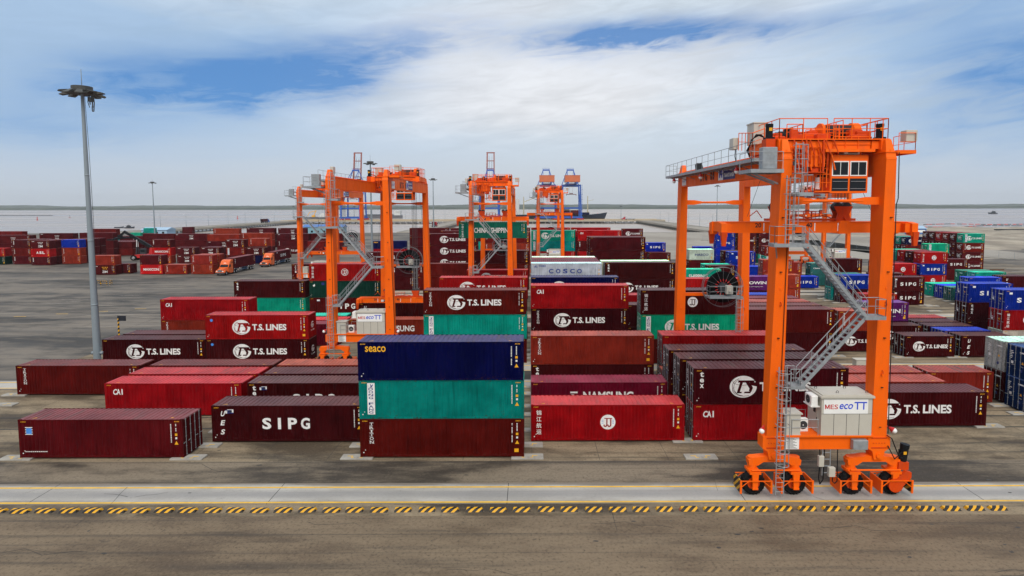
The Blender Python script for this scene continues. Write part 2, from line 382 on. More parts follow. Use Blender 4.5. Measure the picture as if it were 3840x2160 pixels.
# sand bank at the right, an uneven heap-edged sheet
m, t, bs, g = newmat('wet sand')
co = t.nodes.new('ShaderNodeTexCoord').outputs['Object']
n = g.noise(co, .05, 6, .65); n2 = g.noise(g.scale(co, (.4, 1.3, 1)), .25, 5, .6)
c = g.mix(g.ramp(n, .35, .65), (.20, .165, .125, 1), (.36, .305, .235, 1))
c = g.mix(g.m('MULTIPLY', g.ramp(n2, .55, .7), .6), c, (.09, .10, .055, 1))
t.links.new(c, bs.inputs['Base Color']); bs.inputs['Roughness'].default_value = .9
b = MB(); nx, ny = 90, 40; V = []
rs = random.Random(5)
from mathutils import noise as mn
for j in range(ny+1):
    for i in range(nx+1):
        X = 150+i*(900-150)/nx; Y = 205+j*(470-205)/ny
        h = 1.6*max(0, mn.noise(Vector((X*.035, Y*.05, 0)))+.35)+.35*mn.noise(Vector((X*.2, Y*.2, 3)))
        e = min(1, (i/8)*1.0, j/5, (ny-j)/4)
        V.append((X+(8*mn.noise(Vector((Y*.05, 0, 7))) if 0 < i < nx else 0), Y+(14*mn.noise(Vector((X*.02, 1, 9)))+5*mn.noise(Vector((X*.1, 1, 9))) if j == ny else 0), -.9+(h+1.0)*e if j < ny else -4.2))
F = [(j*(nx+1)+i, j*(nx+1)+i+1, (j+1)*(nx+1)+i+1, (j+1)*(nx+1)+i) for j in range(ny) for i in range(nx)]
struct(smooth(b.add(V, F).build('sand_bank', m)))

sheet('front_road', GX0, GX1, -60, 33.45, .004, M_FRONT)
BLK = [(35.95, 58.9), (64.9, 88.5), (95.6, 118.8), (123.0, 146.2), (155.4, 178.6)]
XL = [-70, -56, -54, -52, -20]; XR = [130, 130, 130, 130, 130]
sheet('kerb_margin', GX0, 300, 33.45, 34.83, .004, M_BED)
sheet('truck_lane', -90, 150, 37.45, 40.9, .004, M_LANE)
for k, (ya, yb) in enumerate(BLK):
    x0, x1 = (-90 if k == 0 else XL[k]), XR[k]
    if k == 0: sheet('container_bed', -66, x1, 40.9, 57.5, .004, M_BED)
    else:
        sheet('container_bed', x0, x1, ya+1.35, ya+18.0, .004, M_BED)
        if k < 4: sheet('truck_lane', x0, x1, ya+18.0, yb-1.5, .004, M_LANE)
    for yc in ([ya, yb] if k < 4 else [ya]):
        X0 = GX0 if yc < 40 else x0
        X1 = 300 if yc < 40 else x1
        sheet('crane_runway', X0, X1, yc-1.12, yc+1.6, .008, M_STRIP0 if yc < 40 else M_STRIP)
        for s in (-1, 1):
            ww = .085
            yl = yc+s*(1.04 if s > 0 else .9)
            sheet('yellow_line', X0, X1, yl-ww, yl+ww, .012, M_YLINE)
        if k < 2:
            jb = MB()
            i = 0; xx = X0
            while xx < X1:
                jb.box(xx, xx+.04, yc-1.12, yc+1.6, .0085, .0105); xx += 15.2
            struct(jb.build('runway_joint', M_JOINT))
for yc, a in ((47.0, -90), (49.55, -60), (77.0, -54), (83.4, -54)):
    struct(MB().box(a, 130, yc, yc+.16, .0045, .016).build('dark_ground_strip', M_JOINT))  # thin dark strips along the ground between rows
sheet('pale_apron', -30, 190, 196, 388, .004, M_APRON)
sheet('right_road', 130, 150, 90, 300, .004, M_LANE)
# pale scuffed streaks on the empty left yard
rs = random.Random(3); sb = MB()
for i in range(70):
    yy = rs.uniform(84, 152)**1.0; xx = rs.uniform(-yy*.98, -62-(yy-80)*.12); L = rs.uniform(3, 20)*yy/110; wd = rs.uniform(.12, .8)*yy/120
    n = 14; top = []; bot = []
    for k in range(n+1):
        u = k/n; e = math.sin(math.pi*u)**.6
        o = rs.uniform(-.25, .25)*wd
        top.append((xx+L*u, yy+u*L*.06+o+wd*e*.5, 0)); bot.append((xx+L*u, yy+u*L*.06+o-wd*e*.5*rs.uniform(.4, 1), 0))
    zc = .005+i*.0004
    sb.add([(p[0], p[1], zc) for p in top+bot[::-1]], [tuple(range(2*n+2))])
o = sb.build('scuffed_dirt', M_SCUFF); o['kind'] = 'stuff'
lb = MB()
for i in range(9):
    xx = -62-i*5.2; yy = 108-i*2.4
    lb.add([(xx, yy, .03), (xx+2.0, yy+.1, .03), (xx+2.0, yy+.32, .03), (xx, yy+.22, .03)], [(0, 1, 2, 3)])
struct(lb.build('yellow_marking', M_YLINE))
lb = MB()
for i, (xx, yy) in enumerate(((136, 150), (134, 158), (139, 166), (137, 140), (133, 176), (138, 120))):
    lb.box(xx, xx+7, yy, yy+.35, .005, .009)
struct(lb.build('white_marking', M_WLINE))

# slab joints, cracks and drip spots on the paving
rs = random.Random(8); cb = MB()
def crack(x, y, L, ang, w, z=.0135, wob=.25):
    n = max(3, int(L/.7)); px_, py_ = x, y; a = ang; top = []; bot = []
    for i in range(n+1):
        nx_, ny_ = -math.sin(a), math.cos(a); ww = w*rs.uniform(.5, 1.2)
        top.append((px_+nx_*ww, py_+ny_*ww, z)); bot.append((px_-nx_*ww, py_-ny_*ww, z))
        a = ang+rs.uniform(-wob, wob); px_ += math.cos(a)*L/n; py_ += math.sin(a)*L/n
    for i in range(n): cb.add([top[i], bot[i], bot[i+1], top[i+1]], [(0, 1, 2, 3)])
for i in range(26): crack(rs.uniform(-36, 36), rs.uniform(26.5, 40), rs.uniform(1.5, 6), rs.choice((0, .1, 1.4, 1.7, 2.9)), rs.uniform(.008, .018), wob=.5)
for k in range(-9, 13):
    crack(k*5.1+rs.uniform(-.1, .1), 41, 17, math.pi/2, .016, wob=.01)
crack(-45, 40.7, 150, 0, .02, wob=.004)
for i in range(14): crack(rs.uniform(30, 70), rs.uniform(42, 62), rs.uniform(2, 7), rs.uniform(0, 3), .015, wob=.5)
for k in range(12):
    crack(-150+k*8, 86, 66, math.pi/2+.1, .03, wob=.01)
for k in range(7): crack(-160, 90+k*9, 100, .05, .03, wob=.006)
struct(cb.build('paving_cracks', M_JOINT))
ob = MB()
for i in range(90):
    x_, y_ = (rs.uniform(-36, 40), rs.uniform(27.5, 43)) if i < 60 else (rs.uniform(26, 62), rs.uniform(41, 64)); r_ = rs.uniform(.02, .07)*(1 if i % 5 else 1.8); k_ = rs.uniform(1, 3.2)
    n = 11; z = .0137+i*1e-5
    ob.add([(x_+k_*r_*math.cos(6.283*j/n)*rs.uniform(.7, 1.2), y_+r_*math.sin(6.283*j/n)*rs.uniform(.7, 1.2), z) for j in range(n)], [tuple(range(n))])
struct(ob.build('oil_spots', plain('old oil stain', (.045, .04, .036), .6, var=.3)))

m, t, bs, g = newmat('silty river water')
co = t.nodes.new('ShaderNodeTexCoord').outputs['Object']
n = g.noise(g.scale(co, (.25, 1, 1)), .08, 6, .6); n2 = g.noise(g.scale(co, (.35, 1, 1)), .9, 4, .6); n3 = g.noise(g.scale(co, (.06, .5, 1)), .012, 5, .6, .5)
c = g.mix(g.ramp(n3, .35, .65), (.31, .26, .225, 1), (.39, .33, .285, 1))
t.links.new(c, bs.inputs['Base Color']); g.lk(g.ramp(n3, .3, .7, .18, .34), bs.inputs['Roughness'])
bm = t.nodes.new('ShaderNodeBump'); bs.inputs['Specular IOR Level'].default_value = .09; bm.inputs['Strength'].default_value = .5; bm.inputs['Distance'].default_value = .25
t.links.new(g.m('ADD', n, g.m('MULTIPLY', n2, .35)), bm.inputs['Height']); t.links.new(bm.outputs[0], bs.inputs['Normal'])
WZ = -3.6
sheet('water', -9000, 9000, 200, 9000, WZ, m)

m, t, bs, g = newmat('wooded far shore')
co = t.nodes.new('ShaderNodeTexCoord').outputs['Object']
n = g.noise(g.scale(co, (1, 1, 3)), .012, 6, .7)
t.links.new(g.mix(g.ramp(n, .35, .65), (.028, .04, .028, 1), (.06, .072, .045, 1)), bs.inputs['Base Color']); bs.inputs['Roughness'].default_value = .9
def ridge(name, y, x0, x1, n, base, amp, fq, seed, depth, mat=m):
    b = MB(); V = []
    for i in range(n+1):
        X = x0+(x1-x0)*i/n
        h = base+amp*mn.fractal(Vector((X*fq, seed, 0)), 1., 2., 5)+base*.06*mn.noise(Vector((X*fq*30, seed, 2)))
        h = max(3, h)
        yy = y+40*mn.noise(Vector((X*.002, seed, 5)))
        V += [(X, yy, WZ-1), (X, yy+depth*.15, h*.7), (X, yy+depth*.5, h), (X, yy+depth, WZ-1)]
    F = []
    for i in range(n):
        for k in range(3): F.append((i*4+k, (i+1)*4+k, (i+1)*4+k+1, i*4+k+1))
    return struct(b.add(V, F).build(name, mat))
ridge('far_shore', 2830, -4200, 4200, 900, 9, 2.4, .004, 1.3, 260)
ridge('far_hills', 4300, -6000, 6000, 800, 19, 9, .0016, 7.7, 700)

# ------------------------------------------------------------------ quay with its three approach bridges
def deck(name, x0, x1, y0, y1, kind, pile=5.):
    q = MB().box(x0, x1, y0, y1, -.9, -.02)
    o = struct(q.build(name, M_APRON))
    e = MB()
    e.box(x0, x1, y0-.35, y0-.02, -1.3, .35); e.box(x0, x1, y1+.02, y1+.35, -1.3, .35)
    e.box(x0-.35, x0-.02, y0-.3, y1+.3, -1.3, .34); e.box(x1+.02, x1+.35, y0-.3, y1+.3, -1.3, .34)
    struct(e.build(name+'_edge', M_CONCD, o))
    p = MB(); n = max(1, int(max(x1-x0, y1-y0)/pile))
    if x1-x0 > y1-y0:
        for i in range(n+1):
            X = x0+(x1-x0)*i/n
            for Y in (y0+1, (y0+y1)/2, y1-1): p.tube((X, Y, -9), (X, Y, -.9), .55, 8)
            p.box(X-.5, X+.5, y0+.3, y1-.3, -2.0, -.9)
    else:
        for i in range(n+1):
            Y = y0+(y1-y0)*i/n
            for X in (x0+1, x1-1): p.tube((X, Y, -9), (X, Y, -.9), .55, 8)
            p.box(x0+.3, x1-.3, Y-.5, Y+.5, -2.0, -.9)
    struct(p.build(name+'_piles', M_CONC, o)); return o
deck('quay', -300, 160, 684, 730, 0, 7.5)
deck('approach_bridge', 126, 144, 391, 683, 0, 6.)
deck('approach_bridge', -296, -280, 391, 683, 0, 6.)
deck('approach_bridge', -92, -78, 391, 683, 0, 6.)
yl = MB()
yl.box(-300, 160, 683.6, 684.0, .36, .6); yl.box(-300, 160, 730.1, 730.4, .36, .6)
struct(yl.build('quay_edge_line', M_YLINE))

# ------------------------------------------------------------------ containers
H = {0: 2.591, 1: 2.896}
LEN = {20: 6.058, 40: 12.192}
Wd = 2.438
def corr(x0, x1, per, d, lo):        # profile of a corrugated sheet: list of (x, depth)
    n = max(1, round((x1-x0)/per)); p = (x1-x0)/n; P = [(x0, 0)]
    for i in range(n):
        a = x0+i*p
        P += [(a+p*.13, 0), (a+p*(.13+lo), d), (a+p*.63, d), (a+p*(.63+lo), 0)] if i < n else []
    P.append((x1, 0)); return P
def body_mesh(L, h):
    b = MB(); l = L/2; w = Wd/2; zb, zt = .16, h-.07
    P = corr(-l+.16, l-.16, .278, .036, .24)
    for s in (-1, 1):
        yo = s*(w-.012); V = []
        for x, d in P: V += [(x, yo-s*d, zb), (x, yo-s*d, zt)]
        F = [(2*i, 2*i+2, 2*i+3, 2*i+1) if s < 0 else (2*i, 2*i+1, 2*i+3, 2*i+2) for i in range(len(P)-1)]
        b.add(V, F, 0)
    P = corr(-w+.15, w-.15, .24, .04, .22); V = []       # front end wall at +x
    for y, d in P: V += [(l-.012-d, y, zb), (l-.012-d, y, zt)]
    b.add(V, [(2*i, 2*i+2, 2*i+3, 2*i+1) for i in range(len(P)-1)], 0)
    P = corr(-l+.25, l-.25, .37, .035, .05); V = []        # roof
    for x, d in P: V += [(x, -w+.06, h-.012-d), (x, w-.06, h-.012-d)]
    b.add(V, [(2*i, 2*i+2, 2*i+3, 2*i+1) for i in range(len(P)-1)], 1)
    b.box(-l+.1, l-.1, -w+.08, w-.08, .12, .155, 0)
    return b
def frame_mesh(L, h, b=None):
    b = b or MB(); l = L/2; w = Wd/2; m_ = 2 if b.v else 0; mr = 1 if b.v else 1
    for sx in (-1, 1):
        for sy in (-1, 1):
            x0, x1 = sorted((sx*l, sx*(l-.16))); y0, y1 = sorted((sy*w, sy*(w-.15)))
            b.box(x0, x1, y0, y1, .118, h-.118, m_)
            x0, x1 = sorted((sx*(l+.004), sx*(l-.178))); y0, y1 = sorted((sy*(w+.004), sy*(w-.162)))
            b.box(x0, x1, y0, y1, 0, .118, m_); b.box(x0, x1, y0, y1, h-.118, h, m_)
        x0, x1 = sorted((sx*l, sx*(l-.25)))
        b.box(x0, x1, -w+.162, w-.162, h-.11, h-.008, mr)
        x0, x1 = sorted((sx*l, sx*(l-.1)))
        b.box(x0, x1, -w+.162, w-.162, .01, .16, m_)
    for sy in (-1, 1):
        y0, y1 = sorted((sy*w, sy*(w-.06)))
        b.box(-l+.178, l-.178, y0, y1, h-.075, h-.01, m_)
        b.box(-l+.178, l-.178, y0, y1, .02, .165, m_)
    return b
def door_mesh(L, h, side):
    b = MB(); l = L/2; w = Wd/2; y0, y1 = sorted((side*.008, side*(w-.152)))
    b.box(-l+.02, -l+.065, y0, y1, .165, h-.115)
    n = 5; H_ = (h-.115-.165)
    for k in range(n):
        z0 = .165+H_*(k+.12)/n; z1 = .165+H_*(k+.88)/n
        b.box(-l+.008, -l+.02, y0+.1, y1-.1, z0, z1)
    return b
def rods_mesh(L, h, side):
    b = MB(); l = L/2
    for yy in (.28, .86):
        b.tube((-l-.018, side*yy, .06), (-l-.018, side*yy, h-.03), .021, 6)
        for z in (.12, .75, 1.5, 2.2, h-.1): b.box(-l-.04, -l+.006, side*yy-.05, side*yy+.05, z-.03, z+.03)
        b.beam((-l-.03, side*yy, 1.1), (-l-.03, side*(yy+.34), 1.06), .03, .05)
    return b
# a code written down the side in small strokes, warning triangle, stripes at the top corners, placards on the doors
def marks_mesh(L, h, rnd):
    b = MB(); l = L/2; yf = -Wd/2+.006
    F = lambda u, v: (u-l, yf, v)
    for cx, z1, z0 in ((L-.92, h-.35, h-1.75), (L-.55, h-.35, h-.95)):
        z = z1
        while z > z0:
            k = rnd.uniform(.04, .09)
            b.flat(rect(cx, cx+.075, z-k, z), F, 0); z -= k+.035
            if rnd.random() < .15: z -= .12
    b.flat(rect(L-.6, L-.42, h-1.25, h-1.07), F, 1)
    b.flat(rect(L-.58, L-.44, h-1.5, h-1.36), F, 0)
    b.flat(poly((L-.66, h-1.92), (L-.36, h-1.92), (L-.51, h-1.64)), F, 1)
    if rnd.random() < .5: b.flat(rect(L-.72, L-.4, .35, .62), F, 1)
    for x0 in (.2, L-.62):
        for k in range(4): b.flat(poly((x0+k*.1, h-.2), (x0+k*.1+.05, h-.2), (x0+k*.1+.08, h-.125), (x0+k*.1+.03, h-.125)), F, 1)
    b.flat(rect(.22, .3, .3, .38), F, 0); b.flat(rect(.36, .42, .5, .56), F, 0)
    D = lambda u, v: (-l+.004, -u, v)                      # placards on the doors
    for k in range(5): b.flat(rect(-.95, -.95+rnd.uniform(.2, .5), h-.62-k*.16, h-.55-k*.16), D, 0)
    b.flat(rect(-.75, -.5, 1.15, 1.4), D, 0); b.flat(poly((.35, 1.3), (.62, 1.3), (.485, 1.55)), D, 1)
    b.flat(rect(.15, .9, h-.62, h-.5), D, 0); b.flat(rect(.2, .5, .55, .8), D, 2)
    b.flat(poly((-l+.75, -.9), (-l+1.1, -.85), (-l+1.05, -.72)), lambda u, v: (u, v, h-.011), 1)
    b.flat(poly((l-.75, -.9), (l-1.1, -.85), (l-1.05, -.72)), lambda u, v: (u, v, h-.011), 1)
    return b
def serif(letters, x, ztop, w_, hh, gap):   # upright slab-serif word, one letter per line
    out = []
    for i, ch in enumerate(letters):
        z0 = ztop-(i+1)*hh-i*gap
        out.append(text(ch, x+w_*.12, z0, hh, w_*.76 if ch != 'I' else w_*.22, .006) if ch != 'I' else text(ch, x+w_*.38, z0, hh, w_*.24, .0))
        s = hh*.1
        if ch in 'TRIN': out += [rect(x+w_*.08, x+w_*.42, z0, z0+s)]
        if ch in 'RN': out += [rect(x+w_*.62, x+w_*.98, z0, z0+s)]
        if ch == 'I': out += [rect(x+w_*.2, x+w_*.8, z0, z0+s), rect(x+w_*.2, x+w_*.8, z0+hh-s, z0+hh)]
        if ch == 'T': out += [rect(x+w_*.25, x+w_*.75, z0, z0+s)]
        if ch == 'N': out += [rect(x, x+w_*.35, z0+hh-s, z0+hh), rect(x+w_*.65, x+w_, z0+hh-s, z0+hh)]
    return out
def globe(cx, cz, a, b_):
    """white disc cut open on the right, thin arcs and slanted letters in the container colour"""
    W_ = []; D_ = []
    n = 48
    out_ = ell(cx, cz, a, b_, 24, 352, n)
    pts = out_+[(cx+a*.99, cz+b_*.02), (cx+a*.45, cz+b_*.16), (cx+a*.5, cz+b_*.42)]
    W_.append((pts, [tuple(range(len(pts)))]))
    def arc(ex, ez, ra, rb, t0, t1, wd):
        A = ell(ex, ez, ra, rb, t0, t1, 16); B = ell(ex, ez, ra-wd, rb-wd, t0, t1, 16)
        D_.append((A+B[::-1], [(i, i+1, 2*17-2-i, 2*17-1-i) for i in range(16)]))
    arc(cx+a*.10, cz, a*.93, b_*.86, 118, 262, a*.035)
    arc(cx+a*.28, cz-b_*.05, a*1.0, b_*.90, 130, 246, a*.03)
    arc(cx-a*.05, cz+b_*.52, a*.75, b_*.40, 175, 300, a*.028)
    arc(cx+a*.05, cz-b_*.30, a*.85, b_*.58, 150, 300, a*.028)
    def par(x0, x1, z0, z1, sh):  # slanted bar
        D_.append(poly((cx+a*(x0+sh*z0), cz+b_*z0), (cx+a*(x1+sh*z0), cz+b_*z0), (cx+a*(x1+sh*z1), cz+b_*z1), (cx+a*(x0+sh*z1), cz+b_*z1)))
    sh = .24
    par(-.50, .70, .38, .58, sh); par(-.34, -.13, -.60, .39, sh); par(-.34, .02, -.60, -.46, sh)
    K = lambda *q: D_.append(poly(*[(cx+a*u, cz+b_*v) for u, v in q]))
    K((.17, .39), (.46, .39), (.72, -.08), (.46, -.16)); K((.46, -.15), (.72, -.09), (.62, -.44), (.42, -.40)); K((.62, -.40), (.52, -.60), (.06, -.60), (.10, -.45), (.42, -.44))
    return W_, D_
def hanzi(s, x, ztop, hh, gap):
    return [text(ch, x, ztop-(i+1)*hh-i*gap, hh, hh, .012) for i, ch in enumerate(s)]
_EM = {}
WHITE_ONLY = [M_WHITE, M_CUT, M_NAVYL, M_YEL, M_REDL, M_BLUEL, M_LIGHTB]
def logos(key, L, h):
    """what is written on the long side: {part name: [(slot, outline)]}"""
    o = {}; E = lambda part, sl, ps: o.setdefault(part, []).extend((sl, p) for p in ps)
    big = L > 7; T = h
    if 'tsl' in key:
        gx, ga, gb = (3.9, 1.07, .88) if big else (1.68, .74, .62)
        if key == 'tsl2': gx = 4.25; E('small_badge', 6, [poly(*ell(.75, T-.62, .17, .16, 0, 350, 20))])
        gz = T*.50
        w_, d_ = globe(gx, gz, ga, gb); E('globe_emblem', 0, w_); E('globe_emblem', 1, d_)
        tx = gx+ga+.22 if big else gx+ga+.1
        hh = .74 if big else .46
        E('lettering', 0, [text('T.S.', tx, gz-hh/2, hh, 1.36 if big else .84, .035), text('LINES', tx+(1.62 if big else 1.0), gz-hh/2, hh, 2.42 if big else 1.62, .035)])
    if key.startswith('triton'): E('upright_lettering', 0, serif('TRITON', .68 if big else .5, T-.28, .38, .215, .06))
    if key.startswith('tex'):
        E('upright_lettering', 0, [text(c, .46, T-.66-i*.44, .42 if c == 't' else .32, .32, .03) for i, c in enumerate('tex')])
    if key.startswith('cai'): E('corner_lettering', 0, [text('C', .72, T-1.02, .52, .34, .03, .12), text('A', 1.05, T-1.02, .52, .36, .03), text('I', 1.5, T-1.02, .52, .1, .02)])
    if 'sipg' in key:
        x0, st_, hh, ww = (4.0, 1.02, .92, .72) if big else (1.55, .78, .62, .6)
        for i, c in enumerate('SIPG'):
            E('lettering', 0, [text(c, x0+i*st_+(.22 if c == 'I' else 0), T*.50-hh/2, hh, ww if c != 'I' else ww*.34, .035)])
        E('small_panel', 0, [rect(1.25 if big else .55, 1.75 if big else .95, T-.55, T-.3)]); E('small_panel', 2, [rect(1.25 if big else .55, 1.75 if big else .95, T-.62, T-.55)])
    if 'ues' in key:
        for i, c in enumerate('UES'): E('upright_lettering', 0, [text(c, .7-i*.02, T-.85-i*.74, .42, .3, .03, .25)])
    if key == 'sipgues' or key == 'texsipg':
        E('small_panel', 0, [rect(1.1, 1.62, T-.62, T-.34)]); E('small_panel', 2, [rect(1.1, 1.62, T-.39, T-.34), rect(1.3, 1.42, T-.53, T-.44)])
    if 'df' in key:
        x0 = .62 if big else .55
        E('side_panel', 0, [rect(x0, x0+.55, T-2.55 if T > 2.7 else .28, T-.18)])
        zz_ = T-.54; st_ = (T-.54-(T-2.52 if T > 2.7 else .31))/9.0
        for i, c in enumerate('DONG FANG'):
            if c != ' ': E('side_panel', 2, [(([(p[0], p[1]) for p in text(c, x0+.09, zz_-(i+1)*st_+.03, st_*.84, .34, .02)[0]]), text(c, x0+.09, zz_-(i+1)*st_+.03, st_*.84, .34, .02)[1])])
        E('side_panel', 2, [poly((x0+.18, T-.5), (x0+.40, T-.28), (x0+.44, T-.33), (x0+.24, T-.54)), poly((x0+.2, T-.3), (x0+.25, T-.26), (x0+.38, T-.5), (x0+.33, T-.53))])
    if key in ('jj', 'jj2'):
        cx = L/2; r_ = .6 if big else .52; cz = T*.52
        if key == 'jj':
            E('round_badge', 0, [(ell(cx, cz, r_, r_)[:-1], [tuple(range(40))])]); sl = 1
        else:
            A = ell(cx, cz, r_, r_); B_ = ell(cx, cz, r_-.07, r_-.07)
            E('round_badge', 0, [(A+B_[::-1], [(i, i+1, 80-i, 81-i) for i in range(40)])]); sl = 0
        for sx in (-1, 1):
            xs = cx+(-.18 if sx < 0 else .13)
            E('round_badge', sl, [rect(xs+.05, xs+.15, cz-.22, cz+.26), rect(xs-.10, xs+.21, cz+.26, cz+.33), poly((xs+.05, cz-.22), (xs+.15, cz-.22), (xs+.12, cz-.33), (xs+.03, cz-.40), (xs-.09, cz-.40), (xs-.17, cz-.30), (xs-.16, cz-.20), (xs-.08, cz-.20), (xs-.06, cz-.30), (xs+.01, cz-.30))])
        for k in range(3):
            for sx in (-1, 1): E('round_badge', sl if key == 'jj2' else 6, [rect(cx+sx*.42*r_/.6-.07, cx+sx*.42*r_/.6+.07, cz-.12+k*.13, cz-.085+k*.13)])
        E('upright_lettering', 0, hanzi('锦江航运', .42, T-.42, .40 if big else .36, .12))
    if key.startswith('seaco'): E('corner_lettering', 3, [text('seaco', .55, T-.74, .42, 1.52, .014)])
    if key == 'cosco':
        for i, c in enumerate('COSCO'): E('lettering', 5, [text(c, 3.05+i*1.22, 1.16, .78, .80, .03)])
        E('corner_lettering', 5, [text('中远集团', 1.35, T-.62, .32, 1.2, .01), rect(.55, 1.15, T-.68, T-.60), rect(.80, .9, T-.6, T-.3), rect(.65, .75, T-.6, T-.45)])
    if key == 'china':
        if big: E('lettering', 0, [text('CHINA', 2.75, .98, .92, 2.45, .025), text('SHIPPING', 5.75, .98, .92, 3.75, .025)]); E('upright_lettering', 0, hanzi('中国海运集团', .52, T-.28, .33, .09))
        else: E('lettering', 0, [text('China Shipping', .6, 1.15, .42, 4.2, .02)])
    if key == 'hasco': E('lettering', 2, [text('HASCO', 1.45, 1.0, .58, 3.3, .02)])
    if key == 'cowin': E('lettering', 0, [text('COWIN', .85, 1.15, .56, 4.1, .03), text('www.cowin-agency.com', 1.2, .6, .17, 3.1, .01)])
    if key == 'asl':
        for i, c in enumerate('ASL'): E('lettering', 0, [text(c, 1.75+i*.95, .95, .8, .72, .04)])
    if key == 'maxicon': E('lettering', 0, [text('MAXICON', .85, .95, .68, 4.2, .03)])
    if key.startswith('zim'):
        cx = L*.52; sl = 0
        E('lettering', sl, [text('Z', cx-.72, .45, .62, .48, .03), text('I', cx-.18, .45, .62, .14, .03), text('M', cx+.02, .45, .62, .66, .02)])
        for k in range(4): E('dotted_emblem', 3 if key == 'zimy' else 0, [poly(*ell(cx-.66+k*.44, 1.98, .15, .13, 0, 288, 4))])
        for k in range(3): E('dotted_emblem', 3 if key == 'zimy' else 0, [poly(*ell(cx-.44+k*.44, 1.55, .15, .13, 0, 288, 4))])
        E('dotted_emblem', 0, [rect(.5, 1.25, T-.42, T-.3)])
    if key == 'namsung': E('lettering', 0, [text('NAMSUNG', 4.65, 1.25, .82, 4.5, .035), rect(3.5, 4.15, 1.92, 2.07), rect(3.6, 3.85, 1.25, 1.8)])
    if key == 'small': E('small_emblem', 0, [poly((.6, T-.75), (.95, T-.5), (1.0, T-.85), (.75, T-1.0))]); E('small_emblem', 2, [rect(2.1, 2.6, T-.7, T-.25)])
    if key == 'box': E('small_emblem', 0, [rect(.5, 1.05, T-.62-k*.17, T-.56-k*.17) for k in range(4)]); E('small_emblem', 6, [rect(.58, .98, T-1.08, T-.64)]); E('small_emblem', 0, [text('www.container-lines.com', .42, .42, .09, 1.9, .0)] if 0 else [rect(.42+k*.14, .52+k*.14, .44, .50) for k in range(12)])
    return o
END = {}
def end_emblem(L, side):
    if (L, side) not in END:
        b = MB(); w_, d_ = globe(0, 1.55, .42, .38); l = L/2; o = .004 if side > 0 else .045
        F = (lambda u, v: (l-.006+o, u, v)) if side > 0 else (lambda u, v: (-l-o, -u, v))
        F2 = (lambda u, v: (l-.003+o, u, v)) if side > 0 else (lambda u, v: (-l-o-.003, -u, v))
        for p in w_: b.flat(p, F, 0)
        for p in d_: b.flat(p, F2, 1)
        b.flat(text('T.S. LINES', -.55, .82, .17, 1.1, .02), F, 0)
        END[(L, side)] = b.mesh('end_emblem', [M_WHITE, M_CUT])
    return END[(L, side)]
def emblem_parts(key, L, h):
    k = (key, L, h)
    if k not in _EM:
        res = []; l = L/2
        for part, items in logos(key, L, h).items():
            b = MB(); used = sorted({s for s, _ in items})
            for s, p in items:
                yy = -Wd/2+.008-(.002 if s != used[0] else 0)-(.0 if s == 0 else .002)
                b.flat(p, lambda u, v, yy=yy: (u-l, yy, v), used.index(s))
            res.append((part, b.mesh(part, [WHITE_ONLY[s] for s in used])))
        _EM[k] = res
    return _EM[k]
COLS = {k: tuple(q*m_ for q in v) for k, v, m_ in ((a, b_, .85 if a in ('W', 'W2', 'W3', 'Y') else .62 if a in 'GU' else .56) for a, b_ in {'M': (.066, .0042, .0062), 'B': (.12, .0062, .0055), 'R': (.41, .0055, .0085), 'R2': (.60, .008, .010), 'T': (.34, .032, .017), 'G': (.002, .33, .245),
        'D': (.008, .045, .032), 'N': (.0022, .0042, .066), 'U': (.004, .024, .34), 'U2': (.005, .035, .17), 'P': (.135, .016, .17), 'W': (.44, .42, .36), 'W2': (.42, .43, .46),
        'W3': (.44, .44, .40), 'K': (.17, .005, .022), 'M2': (.15, .007, .0105), 'Y': (.42, .37, .27), 'S': (.03, .145, .13)}.items())}
CN = {'M': 'maroon', 'M2': 'dark red', 'B': 'brown', 'R': 'red', 'R2': 'bright red', 'T': 'red-brown', 'G': 'teal', 'D': 'dark green', 'N': 'navy', 'U': 'blue', 'U2': 'mid blue', 'P': 'purple', 'W': 'dirty white',
      'W2': 'light grey', 'W3': 'off-white', 'K': 'magenta', 'Y': 'cream', 'S': 'slate green'}
LN = {'tsl': 'white globe emblem', 'tsl2': 'white globe emblem', 'triton': 'upright slab lettering', 'tritontsl': 'slab lettering and globe', 'dftsl': 'white panel and globe', 'df': 'white side panel', 'cai': 'small corner lettering',
      'tex': 'short upright lettering', 'textsl': 'upright lettering and globe', 'sipg': 'big white capitals', 'sipgues': 'capitals and slanted letters', 'texsipg': 'capitals and upright letters', 'tritonsipg': 'slab lettering and capitals', 'ues': 'slanted upright letters',
      'jj': 'white round badge', 'jj2': 'round outline badge', 'seaco': 'yellow corner lettering', 'cosco': 'spaced blue capitals', 'china': 'wide white lettering', 'hasco': 'dark lettering', 'cowin': 'white lettering',
      'asl': 'three white capitals', 'maxicon': 'bold white lettering', 'zim': 'white dotted emblem', 'zimy': 'yellow dotted emblem', 'namsung': 'wide white lettering', 'small': 'small corner emblem', 'box': 'square corner emblem'}
_BM = {}
def meshes(L, hk):
    k = (L, hk)
    if k not in _BM:
        Lm, h = LEN[L], H[hk]; rnd = random.Random(L+hk)
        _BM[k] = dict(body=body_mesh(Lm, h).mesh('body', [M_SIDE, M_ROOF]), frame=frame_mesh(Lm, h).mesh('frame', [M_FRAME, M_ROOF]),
                      doors=[door_mesh(Lm, h, s).mesh('door', M_FRAME) for s in (-1, 1)], rods=[rods_mesh(Lm, h, s).mesh('lock_rods', M_GALV) for s in (-1, 1)],
                      marks=[marks_mesh(Lm, h, rnd).mesh('code_markings', [M_WHITE, M_YEL, M_NAVYL]) for i in range(4)])
    return _BM[k]
rc = random.Random(21)
NCON = [0]
